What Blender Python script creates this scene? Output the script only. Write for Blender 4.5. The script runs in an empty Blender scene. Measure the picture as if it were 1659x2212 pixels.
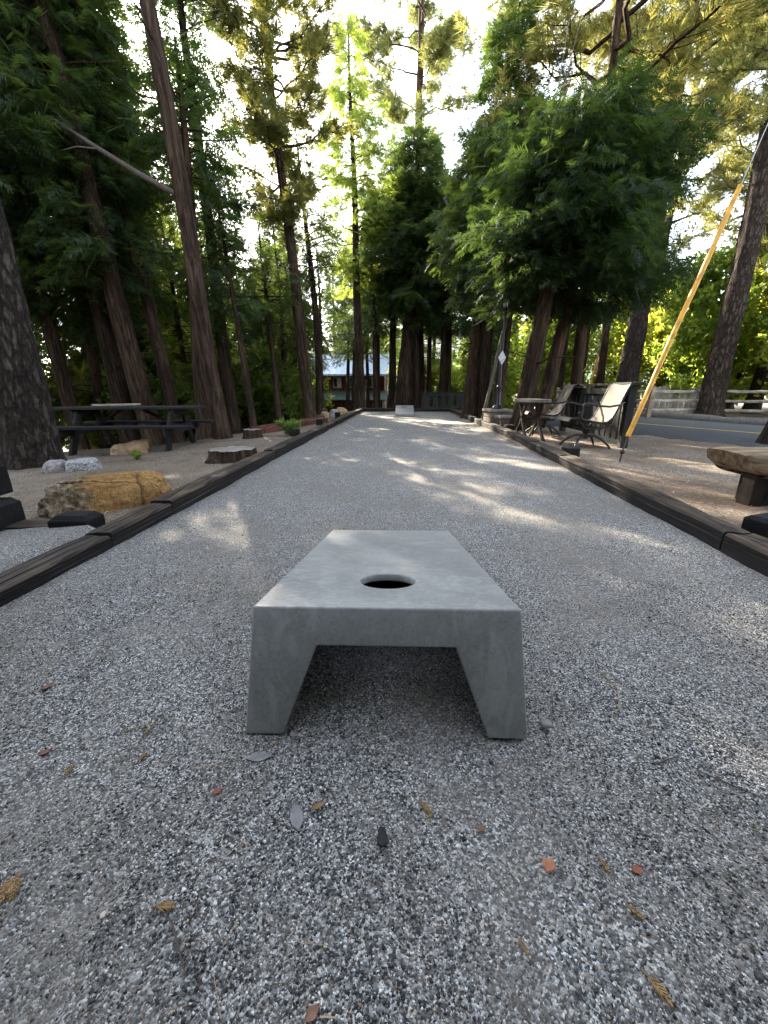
import bpy, bmesh, math, random
import numpy as np
from mathutils import Vector, Matrix, noise

random.seed(11)
RNG = np.random.default_rng(11)
R = math.radians
scene = bpy.context.scene
C = scene.collection

# ------------------------------------------------------------------ camera, sky, sun, exposure
cam_d = bpy.data.cameras.new('camera')
cam = bpy.data.objects.new('camera', cam_d)
C.objects.link(cam)
cam_d.sensor_fit = 'HORIZONTAL'
cam_d.sensor_width = 36.0
cam_d.lens = 36.0 * 860.0 / 1659.0
cam_d.clip_start = 0.02
cam_d.clip_end = 3000
cam.location = (0, 0, 0.778)
cam.rotation_euler = (math.pi / 2 - 0.294, 0, 0.051)
scene.camera = cam

SUN_EL, SUN_AZ = R(26.2), R(28.0)          # azimuth measured to the left of +Y
sun_dir = Vector((-math.sin(SUN_AZ) * math.cos(SUN_EL), math.cos(SUN_AZ) * math.cos(SUN_EL), math.sin(SUN_EL)))
world = bpy.data.worlds.new('World')
scene.world = world
world.use_nodes = True
wn = world.node_tree
sky = wn.nodes.new('ShaderNodeTexSky')
sky.sky_type = 'NISHITA'
sky.sun_disc = False
sky.sun_elevation = SUN_EL
sky.sun_rotation = -SUN_AZ
sky.altitude = 1500
sky.air_density = 1.0
sky.dust_density = 2.6
sky.ozone_density = 1.0
hs = wn.nodes.new('ShaderNodeHueSaturation')
hs.inputs['Saturation'].default_value = 0.46
wn.links.new(sky.outputs[0], hs.inputs['Color'])
wn.links.new(hs.outputs[0], wn.nodes['Background'].inputs[0])
wn.nodes['Background'].inputs[1].default_value = 0.15
sun_d = bpy.data.lights.new('sun', 'SUN')
sun_d.energy = 3.0
sun_d.angle = R(0.53)
sun_d.color = (1.0, 0.88, 0.70)
sun = bpy.data.objects.new('sun', sun_d)
sun.rotation_euler = sun_dir.to_track_quat('Z', 'Y').to_euler()
sun.location = sun_dir * 60
C.objects.link(sun)
scene.view_settings.view_transform = 'Standard'
scene.view_settings.look = 'None'
scene.view_settings.gamma = 1.0
scene.view_settings.use_curve_mapping = False
scene.view_settings.exposure = 3.45
scene.render.engine = 'CYCLES'
scene.cycles.max_bounces = 4
scene.cycles.diffuse_bounces = 2
scene.cycles.glossy_bounces = 2
scene.cycles.transmission_bounces = 4
scene.cycles.transparent_max_bounces = 4
scene.cycles.use_denoising = True
scene.cycles.denoising_prefilter = 'NONE'
scene.cycles.use_light_tree = False
scene.cycles.use_adaptive_sampling = True
scene.cycles.adaptive_threshold = 0.018
scene.cycles.adaptive_min_samples = 64
scene.cycles.sample_clamp_indirect = 6
scene.cycles.caustics_reflective = False
scene.cycles.caustics_refractive = False

# ------------------------------------------------------------------ helpers
def link(o, parent=None):
    C.objects.link(o)
    if parent is not None:
        o.parent = parent
    return o

def tag(o, label=None, cat=None, group=None, kind=None):
    if label: o['label'] = label
    if cat: o['category'] = cat
    if group: o['group'] = group
    if kind: o['kind'] = kind
    return o

def thing(name, label, cat, loc=(0, 0, 0), rotz=0.0, group=None):
    o = bpy.data.objects.new(name, None)
    o.empty_display_size = 0.1
    o.location = loc
    o.rotation_euler = (0, 0, rotz)
    link(o)
    return tag(o, label, cat, group)

def copy_tree(o, parent=None):
    c = o.copy()
    C.objects.link(c)
    c.parent = parent
    for ch in list(o.children):
        copy_tree(ch, c)
    return c

def mesh_np(name, V, F, mat=None, smooth=False):
    """V (n,3), F (k,m) with one face size"""
    V = np.ascontiguousarray(V, np.float32); F = np.ascontiguousarray(F, np.int32)
    me = bpy.data.meshes.new(name)
    me.vertices.add(len(V)); me.vertices.foreach_set('co', V.ravel())
    k, m = F.shape
    me.loops.add(k * m); me.loops.foreach_set('vertex_index', F.ravel())
    me.polygons.add(k)
    me.polygons.foreach_set('loop_start', np.arange(0, k * m, m, dtype=np.int32))
    me.polygons.foreach_set('loop_total', np.full(k, m, np.int32))
    if smooth:
        me.polygons.foreach_set('use_smooth', np.ones(k, bool))
    me.update(calc_edges=True)
    me.validate()
    if mat: me.materials.append(mat)
    return me

def obj(name, me, parent=None, loc=None):
    o = bpy.data.objects.new(name, me)
    if loc is not None: o.location = loc
    return link(o, parent)

class MB:
    """collects shapes into one mesh"""
    def __init__(s):
        s.v = []; s.f = []
    def add(s, V, F):
        n = len(s.v)
        s.v += [tuple(p) for p in V]
        s.f += [tuple(i + n for i in q) for q in F]
        return s
    def box(s, c, size, rot=None, bev=0.0):
        x, y, z = size[0] / 2, size[1] / 2, size[2] / 2
        if bev > 0:
            b = bev
            V = []
            for sx in (-1, 1):
                for sy in (-1, 1):
                    for sz in (-1, 1):
                        V += [(sx * x, sy * (y - b), sz * (z - b)), (sx * (x - b), sy * y, sz * (z - b)), (sx * (x - b), sy * (y - b), sz * z)]
            bm = bmesh.new()
            for p in V: bm.verts.new(p)
            bmesh.ops.convex_hull(bm, input=bm.verts)
            bm.verts.index_update()
            V = [v.co.copy() for v in bm.verts]
            F = [[v.index for v in f.verts] for f in bm.faces]
            bm.free()
        else:
            V = [(-x, -y, -z), (x, -y, -z), (x, y, -z), (-x, y, -z), (-x, -y, z), (x, -y, z), (x, y, z), (-x, y, z)]
            F = [(0, 3, 2, 1), (4, 5, 6, 7), (0, 1, 5, 4), (1, 2, 6, 5), (2, 3, 7, 6), (3, 0, 4, 7)]
        M = rot if rot is not None else Matrix.Identity(3)
        c = Vector(c)
        return s.add([M @ Vector(p) + c for p in V], F)
    def bar(s, p0, p1, w, h, up=(0, 0, 1), bev=0.0):
        p0 = Vector(p0); p1 = Vector(p1); d = (p1 - p0)
        L = d.length; d.normalize()
        u = Vector(up)
        if abs(d.dot(u)) > 0.98: u = Vector((0, 1, 0))
        sd = d.cross(u).normalized(); u2 = sd.cross(d).normalized()
        M = Matrix((d, sd, u2)).transposed()
        return s.box((p0 + p1) / 2, (L, w, h), M, bev)
    def tube(s, pts, rad, n=8, cap=True, jit=None):
        pts = [Vector(p) for p in pts]
        if not hasattr(rad, '__len__'): rad = [rad] * len(pts)
        V = []; F = []
        prev = None
        for i, p in enumerate(pts):
            d = (pts[min(i + 1, len(pts) - 1)] - pts[max(i - 1, 0)])
            if d.length < 1e-9: d = Vector((0, 0, 1))
            d.normalize()
            if prev is None:
                a = d.orthogonal().normalized()
            else:
                a = (prev - d * prev.dot(d))
                a = a.normalized() if a.length > 1e-6 else d.orthogonal().normalized()
            prev = a
            b = d.cross(a)
            for k in range(n):
                t = 2 * math.pi * k / n
                V.append(p + (a * math.cos(t) + b * math.sin(t)) * rad[i])
        for i in range(len(pts) - 1):
            for k in range(n):
                k2 = (k + 1) % n
                F.append((i * n + k, i * n + k2, (i + 1) * n + k2, (i + 1) * n + k))
        if cap:
            F.append(tuple(reversed(range(n))))
            F.append(tuple(range((len(pts) - 1) * n, len(pts) * n)))
        return s.add(V, F)
    def lathe(s, prof, n=20, c=(0, 0, 0)):
        c = Vector(c)
        V = []; F = []
        for r, z in prof:
            for k in range(n):
                t = 2 * math.pi * k / n
                V.append((c.x + r * math.cos(t), c.y + r * math.sin(t), c.z + z))
        for i in range(len(prof) - 1):
            for k in range(n):
                k2 = (k + 1) % n
                F.append((i * n + k, i * n + k2, (i + 1) * n + k2, (i + 1) * n + k))
        F.append(tuple(reversed(range(n))))
        F.append(tuple(range((len(prof) - 1) * n, len(prof) * n)))
        return s.add(V, F)
    def prism(s, poly, p0, ax, ay, ext):
        """polygon (u,v) in plane (ax, ay) at p0, extruded by ext"""
        p0 = Vector(p0); ax = Vector(ax); ay = Vector(ay); ext = Vector(ext)
        n = len(poly)
        V = [p0 + ax * u + ay * v for u, v in poly] + [p0 + ax * u + ay * v + ext for u, v in poly]
        F = [tuple(reversed(range(n))), tuple(range(n, 2 * n))] + [(i, (i + 1) % n, n + (i + 1) % n, n + i) for i in range(n)]
        return s.add(V, F)
    def mesh(s, name, mat, smooth=False):
        me = bpy.data.meshes.new(name)
        me.from_pydata([tuple(p) for p in s.v], [], s.f)
        bm = bmesh.new(); bm.from_mesh(me)
        bmesh.ops.recalc_face_normals(bm, faces=bm.faces)
        bm.to_mesh(me); bm.free()
        if smooth:
            me.polygons.foreach_set('use_smooth', np.ones(len(me.polygons), bool))
            me.set_sharp_from_angle(angle=R(38))
        if mat: me.materials.append(mat)
        return me
    def build(s, name, mat, parent=None, smooth=False, loc=None):
        return obj(name, s.mesh(name, mat, smooth), parent, loc)

def fbm(p, oct=4):
    return noise.fractal(Vector(p), 1.0, 2.0, oct)

def ground_z(x, y):
    z = 0.0
    if x < -1.68:
        t = -1.68 - x
        z = .04 - .07 * min(t, 2.6)
        xe = float(np.interp(y, [0, 5.5, 6.3, 7.3, 9, 12, 17, 30], [-7, -6.5, -5.3, -4.1, -3.5, -2.8, -2.3, -1]))
        z -= .22 * min(max(0, xe - x), 8)
    elif x > 1.75:
        z = .02 - min(1.25, .2 * max(0, y - 18)) * (1 if x < 7 else max(0, 1 - (x - 7) / 2.5))
    if y > 17:
        z -= .045 * min(y - 17, 25) * (1 if x < 2 else max(0, 1 - (x - 2) / 3))
    return z

# ------------------------------------------------------------------ materials
class NT:
    def __init__(s, name):
        s.m = bpy.data.materials.new(name); s.m.use_nodes = True
        s.t = s.m.node_tree; s.t.nodes.clear()
        s.out = s.t.nodes.new('ShaderNodeOutputMaterial')
    def n(s, typ, **kw):
        nd = s.t.nodes.new('ShaderNode' + typ)
        for k, v in kw.items():
            if k.startswith('i_'):
                key = k[2:]
                key = int(key) if key.isdigit() else key.replace('_', ' ')
                if hasattr(v, 'node') or isinstance(v, bpy.types.NodeSocket):
                    s.t.links.new(v, nd.inputs[key])
                else:
                    nd.inputs[key].default_value = v
            else:
                setattr(nd, k, v)
        return nd
    def L(s, a, b): s.t.links.new(a, b)
    def ramp(s, fac, stops, interp='LINEAR'):
        nd = s.t.nodes.new('ShaderNodeValToRGB')
        cr = nd.color_ramp; cr.interpolation = interp
        while len(cr.elements) < len(stops): cr.elements.new(0.5)
        for e, (p, c) in zip(cr.elements, stops):
            e.position = p
            e.color = (c[0], c[1], c[2], 1) if hasattr(c, '__len__') else (c, c, c, 1)
        s.t.links.new(fac, nd.inputs[0])
        return nd.outputs[0]
    def mix(s, fac, a, b, mode='MIX'):
        nd = s.t.nodes.new('ShaderNodeMix'); nd.data_type = 'RGBA'; nd.blend_type = mode
        for sock, v in ((nd.inputs[0], fac), (nd.inputs[6], a), (nd.inputs[7], b)):
            if isinstance(v, bpy.types.NodeSocket): s.t.links.new(v, sock)
            elif hasattr(v, '__len__'): sock.default_value = (v[0], v[1], v[2], 1)
            else: sock.default_value = v
        return nd.outputs[2]
    def math(s, op, a, b=0.0, clamp=False):
        nd = s.t.nodes.new('ShaderNodeMath'); nd.operation = op; nd.use_clamp = clamp
        for sock, v in ((nd.inputs[0], a), (nd.inputs[1], b)):
            if isinstance(v, bpy.types.NodeSocket): s.t.links.new(v, sock)
            else: sock.default_value = v
        return nd.outputs[0]
    def co(s, scale=(1, 1, 1), kind='Object', rot=(0, 0, 0)):
        tc = s.t.nodes.new('ShaderNodeTexCoord')
        mp = s.t.nodes.new('ShaderNodeMapping')
        mp.inputs['Scale'].default_value = scale
        mp.inputs['Rotation'].default_value = rot
        s.t.links.new(tc.outputs[kind], mp.inputs[0])
        return mp.outputs[0]
    def noise(s, vec, scale, detail=4, rough=.55, dist=0.0):
        nd = s.n('TexNoise', i_Scale=scale, i_Detail=detail, i_Roughness=rough, i_Distortion=dist)
        s.t.links.new(vec, nd.inputs['Vector'])
        return nd.outputs['Fac']
    def bump(s, h, strength=.5, dist=.01, normal=None):
        nd = s.n('Bump', i_Strength=strength, i_Distance=dist)
        s.t.links.new(h, nd.inputs['Height'])
        if normal is not None: s.t.links.new(normal, nd.inputs['Normal'])
        return nd.outputs[0]
    def done(s, col, rough=.8, normal=None, spec=.3, metal=0.0, **kw):
        b = s.t.nodes.new('ShaderNodeBsdfPrincipled')
        for key, v in (('Base Color', col), ('Roughness', rough), ('Specular IOR Level', spec), ('Metallic', metal)):
            if isinstance(v, bpy.types.NodeSocket): s.t.links.new(v, b.inputs[key])
            elif hasattr(v, '__len__'): b.inputs[key].default_value = (v[0], v[1], v[2], 1)
            else: b.inputs[key].default_value = v
        for k, v in kw.items(): b.inputs[k.replace('_', ' ')].default_value = v
        if normal is not None: s.t.links.new(normal, b.inputs['Normal'])
        s.t.links.new(b.outputs[0], s.out.inputs[0])
        return s.m

def mat_gravel():
    n = NT('crushed_granite')
    v = n.co()
    vo = n.n('TexVoronoi', i_Scale=300.0); n.L(v, vo.inputs['Vector'])
    sep = n.n('SeparateColor'); n.L(vo.outputs['Color'], sep.inputs[0])
    chips = n.ramp(sep.outputs[0], [(0, (.020, .020, .022)), (.22, (.048, .048, .050)), (.42, (.125, .121, .116)), (.66, (.25, .241, .226)), (.84, (.42, .41, .39)), (.94, (.64, .63, .60)), (1, (.76, .75, .72))])
    vo2 = n.n('TexVoronoi', i_Scale=185.0); n.L(v, vo2.inputs['Vector'])
    sep2 = n.n('SeparateColor'); n.L(vo2.outputs['Color'], sep2.inputs[0])
    big_ = n.ramp(sep2.outputs[0], [(0, (.022, .022, .024)), (.35, (.09, .088, .085)), (.6, (.20, .194, .185)), (.85, (.42, .41, .39)), (1, (.68, .67, .64))])
    chips = n.mix(n.ramp(sep2.outputs[2], [(.55, 0), (.62, .6)]), chips, big_)
    tint = n.ramp(sep.outputs[1], [(0, (.95, .97, 1.0)), (.8, (1, 1, 1)), (.93, (1, .88, .76)), (1, (.9, .66, .5))])
    chips = n.mix(1.0, chips, tint, 'MULTIPLY')
    fine = n.noise(v, 900, 2)
    dust = n.ramp(fine, [(.3, (.105, .092, .078)), (.7, (.27, .24, .205))])
    big = n.noise(v, 1.7, 5, .6)
    mid = n.noise(v, 9, 4, .6)
    msk = n.math('ADD', big, n.math('MULTIPLY', mid, .5))
    fac = n.ramp(msk, [(.64, 0), (.76, .28), (.95, .70)])
    col = n.mix(fac, chips, dust)
    nb = n.n('TexVoronoi', i_Scale=75.0); n.L(v, nb.inputs['Vector'])
    h = n.math('SUBTRACT', 1.0, vo.outputs['Distance'])
    nm = n.bump(h, .9, .004)
    nm = n.bump(n.noise(v, 14, 5), .5, .02, nm)
    return n.done(col, .85, nm, .25)

def mat_pebble():
    n = NT('granite_chip')
    ge = n.n('NewGeometry')
    c = n.ramp(ge.outputs['Random Per Island'], [(0, (.018, .018, .020)), (.3, (.032, .032, .033)), (.5, (.085, .083, .080)), (.7, (.20, .194, .184)), (.86, (.41, .40, .385)), (.95, (.68, .67, .65)), (.992, (.42, .32, .23)), (1, (.24, .14, .09))])
    return n.done(c, .7, None, .35)

def mat_dirt():
    n = NT('forest_dirt')
    v = n.co()
    a = n.noise(v, 2.2, 6, .6); b = n.noise(v, 38, 5, .7); c = n.noise(v, 160, 3, .7)
    col = n.ramp(a, [(.3, (.085, .060, .042)), (.5, (.155, .115, .080)), (.7, (.23, .18, .13))])
    lit = n.ramp(b, [(.35, (.030, .018, .011)), (.5, (.15, .10, .062)), (.68, (.32, .25, .18))])
    col = n.mix(.5, col, lit)
    vo = n.n('TexVoronoi', i_Scale=130.0); n.L(v, vo.inputs['Vector'])
    sep = n.n('SeparateColor'); n.L(vo.outputs['Color'], sep.inputs[0])
    gr = n.ramp(sep.outputs[0], [(0, (.03, .027, .024)), (.5, (.16, .14, .115)), (.85, (.34, .30, .25)), (1, (.62, .58, .52))])
    gm = n.ramp(n.noise(v, 1.1, 4, .6), [(.38, .15), (.62, .6)])
    col = n.mix(gm, col, gr)
    nm = n.bump(c, .7, .006); nm = n.bump(b, .7, .02, nm)
    return n.done(col, .95, nm, .15)

def mat_concrete():
    n = NT('cast_concrete')
    v = n.co()
    a = n.noise(v, 3.2, 6, .62, .4); b = n.noise(n.co((9, 9, 3)), 2.6, 5, .65, 1.0); c = n.noise(v, 120, 3, .6)
    col = n.ramp(a, [(.3, (.170, .171, .166)), (.52, (.228, .228, .222)), (.72, (.29, .288, .278))])
    eff = n.ramp(b, [(.46, 0), (.58, .6), (.70, .9)])
    msk = n.ramp(n.noise(v, 4.5, 3), [(.45, 0), (.6, .8)])
    col = n.mix(n.math('MULTIPLY', eff, msk), col, (.40, .39, .37))
    dk = n.ramp(n.noise(v, 11, 5, .7), [(.28, .6), (.42, 0)])
    col = n.mix(n.math('MULTIPLY', dk, .6), col, (.11, .112, .113))
    col = n.mix(.16, col, n.ramp(c, [(.3, .10), (.7, .5)]))
    st = n.noise(n.co((14, 14, 4), rot=(0, 0, .4)), 1.0, 6, .7, 1.6)
    col = n.mix(n.ramp(st, [(.50, 0), (.60, .5), (.70, .2)]), col, (.36, .355, .34))
    col = n.mix(n.ramp(n.noise(v, 2.0, 5, .65), [(.50, 0), (.68, .45)]), col, (.135, .130, .122))
    pits = n.n('TexVoronoi', i_Scale=60.0); n.L(v, pits.inputs['Vector'])
    pm = n.ramp(pits.outputs['Distance'], [(.06, 0), (.13, 1)])
    col = n.mix(n.math('MULTIPLY', n.math('SUBTRACT', 1.0, pm), .7), col, (.06, .06, .06))
    nm = n.bump(n.noise(v, 30, 6, .7), .18, .004)
    nm = n.bump(pm, .12, .002, nm)
    return n.done(col, n.ramp(a, [(.3, .30), (.7, .48)]), nm, .5)

def mat_timber(name, side, top_a, top_b, axis=1, topmix=.9):
    n = NT(name)
    sc = [26, 26, 26]; sc[axis] = 1.3
    v = n.co(tuple(sc))
    g = n.noise(v, 1.0, 6, .68, .6); g2 = n.noise(n.co(), 3.0, 5, .6)
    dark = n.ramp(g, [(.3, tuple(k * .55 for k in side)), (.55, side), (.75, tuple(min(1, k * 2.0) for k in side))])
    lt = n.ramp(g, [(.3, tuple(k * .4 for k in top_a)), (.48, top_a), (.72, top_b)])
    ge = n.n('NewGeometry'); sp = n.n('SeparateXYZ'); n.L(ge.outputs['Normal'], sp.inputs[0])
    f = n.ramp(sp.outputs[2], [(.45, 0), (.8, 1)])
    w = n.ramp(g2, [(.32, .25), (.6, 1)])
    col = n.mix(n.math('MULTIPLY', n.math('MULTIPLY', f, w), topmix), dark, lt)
    oi = n.n('ObjectInfo')
    col = n.mix(1.0, col, n.ramp(oi.outputs['Random'], [(0, (.65, .66, .7)), (1, (1.3, 1.2, 1.1))]), 'MULTIPLY')
    spl = n.ramp(n.noise(n.co(tuple(k * 1.6 for k in sc)), 1.0, 3, .5, 1.5), [(.30, 0), (.36, 1)])
    col = n.mix(spl, (.008, .007, .006), col)
    nm = n.bump(g, .8, .012)
    nm = n.bump(spl, .8, .01, nm)
    return n.done(col, .82, nm, .25)

def mat_wood(name, c0, c1, c2, axis=2, scale=22, rough=.8, bumpd=.006):
    n = NT(name)
    sc = [scale] * 3; sc[axis] = scale * .06
    g = n.noise(n.co(tuple(sc)), 1.0, 6, .66, .5)
    col = n.ramp(g, [(.3, c0), (.5, c1), (.72, c2)])
    w = n.ramp(n.noise(n.co(), 5, 4), [(.35, .65), (.65, 1.1)])
    col = n.mix(1.0, col, w, 'MULTIPLY')
    return n.done(col, rough, n.bump(g, .6, bumpd), .25)

def mat_plain(name, col, rough=.6, metal=0.0, spec=.4, var=.25, scale=14, bumps=.1, **kw):
    n = NT(name)
    g = n.noise(n.co(), scale, 4)
    c = n.ramp(g, [(.3, tuple(k * (1 - var) for k in col)), (.7, tuple(min(1, k * (1 + var)) for k in col))])
    return n.done(c, rough, n.bump(n.noise(n.co(), scale * 5, 3), bumps, .003), spec, metal, **kw)

def mat_bark(name, dark, mid, light, fibre=True):
    n = NT(name)
    oi = n.n('ObjectInfo')
    if fibre:
        v = n.co((17, 17, 1.5)); g = n.noise(v, 1.0, 8, .72, 1.2)
        col = n.ramp(g, [(.36, dark), (.50, mid), (.66, light)])
        h = g
        pat = n.ramp(n.noise(n.co((3, 3, 1)), 1.2, 4), [(.35, .65), (.65, 1.15)])
        col = n.mix(1.0, col, pat, 'MULTIPLY')
        nm = n.bump(h, 1.0, .05)
    else:
        v = n.co((15, 15, 4.6))
        wp = n.n('TexNoise', i_Scale=1.6, i_Detail=7.0, i_Roughness=.7); n.L(v, wp.inputs['Vector'])
        sc_ = n.n('VectorMath', operation='SCALE'); sc_.inputs['Scale'].default_value = 1.7; n.L(wp.outputs['Color'], sc_.inputs[0])
        vv = n.n('VectorMath', operation='ADD'); n.L(v, vv.inputs[0]); n.L(sc_.outputs[0], vv.inputs[1])
        vo = n.n('TexVoronoi', feature='DISTANCE_TO_EDGE', i_Scale=.8); n.L(vv.outputs[0], vo.inputs['Vector'])
        fl = n.noise(n.co((34, 34, 15)), 1, 6, .72)
        pl = n.ramp(fl, [(.30, dark), (.46, mid), (.60, tuple((a + b) / 2 for a, b in zip(mid, light))), (.74, light)])
        li = n.ramp(n.noise(n.co((22, 22, 12)), 1, 6, .75), [(.62, 0), (.70, .55)])
        pl = n.mix(li, pl, (.19, .175, .16))
        e = n.ramp(vo.outputs['Distance'], [(.0, 0), (.22, 1)])
        col = n.mix(n.math('ADD', n.math('MULTIPLY', e, .75), .25), dark, pl)
        nm = n.bump(e, 1.0, .022)
        nm = n.bump(fl, .9, .012, nm)
    tint = n.ramp(oi.outputs['Random'], [(0, (.8, .82, .85)), (1, (1.15, 1.05, .98))])
    col = n.mix(1.0, col, tint, 'MULTIPLY')
    return n.done(col, .92, nm, .15)

def mat_leaf(name, a, b, c, trans, tf=.45, rough=.55):
    n = NT(name)
    ge = n.n('NewGeometry'); oi = n.n('ObjectInfo')
    r = ge.outputs['Random Per Island']
    col = n.ramp(r, [(0, a), (.55, b), (1, c)])
    tint = n.ramp(oi.outputs['Random'], [(0, (.82, .9, .85)), (.5, (1, 1, 1)), (1, (1.2, 1.08, .9))])
    col = n.mix(1.0, col, tint, 'MULTIPLY')
    tc = n.mix(.5, n.mix(1.0, tint, trans, 'MULTIPLY'), n.mix(1.0, col, (3.0, 3.0, 2.0), 'MULTIPLY'))
    p = n.n('BsdfPrincipled', i_Roughness=rough); p.inputs['Specular IOR Level'].default_value = .3
    n.L(col, p.inputs['Base Color'])
    t = n.n('BsdfTranslucent'); n.L(tc, t.inputs[0])
    mx = n.n('MixShader'); mx.inputs[0].default_value = tf
    n.L(p.outputs[0], mx.inputs[1]); n.L(t.outputs[0], mx.inputs[2])
    n.L(mx.outputs[0], n.out.inputs[0])
    return n.m

M = {}
M['gravel'] = mat_gravel(); M['pebble'] = mat_pebble(); M['dirt'] = mat_dirt(); M['concrete'] = mat_concrete()
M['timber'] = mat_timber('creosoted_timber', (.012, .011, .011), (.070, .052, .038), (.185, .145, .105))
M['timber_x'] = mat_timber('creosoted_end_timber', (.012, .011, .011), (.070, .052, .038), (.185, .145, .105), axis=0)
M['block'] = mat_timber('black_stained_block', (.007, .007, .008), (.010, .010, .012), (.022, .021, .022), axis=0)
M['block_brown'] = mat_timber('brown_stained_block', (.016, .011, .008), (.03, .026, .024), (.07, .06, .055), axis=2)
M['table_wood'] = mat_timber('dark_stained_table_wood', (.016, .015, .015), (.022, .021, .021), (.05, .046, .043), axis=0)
M['fence_wood'] = mat_wood('dark_stained_fence_wood', (.010, .010, .009), (.022, .022, .020), (.048, .047, .043))
M['rail_wood'] = mat_wood('weathered_rail_wood', (.16, .12, .09), (.33, .28, .23), (.52, .47, .41), axis=0, scale=14)
M['post_wood'] = mat_wood('weathered_post_wood', (.10, .07, .05), (.22, .16, .115), (.36, .29, .22), axis=2, scale=16)
M['plank_wood'] = mat_wood('bleached_plank_wood', (.22, .19, .155), (.42, .38, .32), (.60, .56, .50), axis=2, scale=14)
M['bench_wood'] = mat_wood('bench_log_wood', (.05, .032, .020), (.20, .14, .088), (.40, .30, .20), axis=0, scale=24, bumpd=.02)
M['bench_leg'] = mat_wood('bench_leg_wood', (.015, .011, .009), (.055, .042, .032), (.15, .12, .09), axis=2, scale=24, bumpd=.015)
M['stump_top'] = mat_wood('sawn_stump_wood', (.10, .088, .075), (.24, .215, .19), (.38, .35, .31), axis=0, scale=30)
M['bark_cedar'] = mat_bark('cedar_bark', (.008, .0055, .004), (.036, .023, .0145), (.098, .067, .045))
M['bark_pine'] = mat_bark('pine_bark_plates', (.012, .009, .007), (.052, .040, .032), (.125, .102, .085), fibre=False)
M['bark_red'] = mat_bark('red_pine_bark', (.010, .0065, .004), (.050, .031, .0195), (.128, .085, .057))
M['twig'] = mat_plain('dead_twig', (.075, .058, .046), .9, scale=30)
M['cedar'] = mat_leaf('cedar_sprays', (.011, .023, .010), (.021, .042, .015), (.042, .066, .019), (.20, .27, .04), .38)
M['cedar_shaded'] = mat_leaf('shaded_cedar_sprays', (.008, .018, .008), (.015, .032, .012), (.030, .050, .015), (.16, .22, .035), .35)  # cedar colours dimmed so the crown reads as shaded
M['cedar_lit'] = mat_leaf('sunlit_cedar_sprays', (.028, .055, .016), (.055, .095, .024), (.11, .14, .032), (.62, .68, .09), .55)  # brightened cedar copy, sunlight put into the leaf colours
M['pine'] = mat_leaf('pine_needles', (.018, .030, .012), (.036, .052, .017), (.085, .082, .025), (.46, .46, .10), .42)
M['pine_gold'] = mat_leaf('yellowing_pine_needles', (.040, .062, .020), (.075, .096, .028), (.17, .120, .040), (.42, .42, .13), .46)
M['broad'] = mat_leaf('broad_leaves', (.05, .09, .020), (.095, .15, .030), (.19, .21, .045), (.70, .74, .10), .58)
M['broad_shaded'] = mat_leaf('shaded_broad_leaves', (.022, .042, .011), (.042, .072, .017), (.09, .11, .025), (.55, .60, .08), .5)  # darker copy of the broad leaves, shade put into the colour
M['weed'] = mat_leaf('weed_leaves', (.06, .11, .025), (.10, .18, .04), (.17, .24, .05), (.5, .6, .1), .4)
M['asphalt'] = mat_plain('road_asphalt', (.085, .087, .090), .85, var=.3, scale=60, bumps=.5)
M['kerb'] = mat_plain('asphalt_berm', (.13, .12, .11), .9, var=.35, scale=22, bumps=.5)
M['yellow_paint'] = mat_plain('worn_yellow_paint', (.42, .29, .06), .7, var=.3, scale=20)
M['yellow_plastic'] = mat_plain('yellow_plastic', (.56, .27, .014), .5, var=.38, scale=9, bumps=.12)
M['grey_guard'] = mat_plain('weathered_grey_guard', (.10, .095, .07), .8, var=.3, scale=12)
M['wire'] = mat_plain('galvanised_wire', (.30, .29, .27), .5, metal=.5, scale=40)
M['iron'] = mat_plain('dark_bronze_iron', (.025, .020, .017), .42, metal=.3, spec=.5, var=.3)
M['lamp_black'] = mat_plain('black_lamp_paint', (.008, .008, .009), .35, spec=.5, var=.2)
M['steel'] = mat_plain('rusty_rod', (.06, .045, .038), .7, metal=.4)
M['white_reflector'] = mat_plain('white_diamond_plate', (.55, .56, .57), .5, var=.05)
M['car_paint'] = mat_plain('white_car_paint', (.80, .81, .82), .25, spec=.5, var=.02, bumps=0.0)
M['tyre'] = mat_plain('black_rubber', (.012, .012, .012), .8)
M['rim'] = mat_plain('alloy_rim', (.35, .35, .36), .35, metal=.8)
M['headlight'] = mat_plain('clear_headlight', (.6, .62, .65), .15, spec=.6)
M['cabin_wall'] = mat_wood('red_cabin_boards', (.045, .013, .007), (.11, .033, .017), (.18, .06, .03), axis=2, scale=10)
M['roof_metal'] = mat_plain('pale_blue_metal_roof', (.36, .43, .52), .42, metal=.25, spec=.5, var=.1, scale=3)
M['roof_green'] = mat_plain('green_metal_roof', (.040, .058, .045), .6, metal=.1, var=.25, scale=5)
M['trim'] = mat_plain('grey_trim', (.38, .40, .42), .6, var=.1)
M['fascia'] = mat_plain('white_fascia', (.72, .74, .76), .6, var=.05)
M['curtain'] = mat_plain('cream_blind', (.50, .46, .38), .8, var=.1)
M['granite'] = mat_plain('white_granite', (.27, .265, .255), .9, var=.8, scale=60, bumps=.8)
M['grey_rock'] = mat_plain('grey_rock', (.24, .22, .205), .9, var=.5, scale=18, bumps=.6)
M['tan_rock'] = mat_plain('tan_rock', (.33, .22, .125), .9, var=.4, scale=10, bumps=.6)
M['red_board'] = mat_wood('red_stained_edging', (.06, .02, .014), (.14, .05, .034), (.22, .10, .075), axis=0, scale=18)
M['hill'] = mat_plain('forested_hill', (.050, .075, .052), .95, var=.6, scale=.12, bumps=.6)

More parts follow.
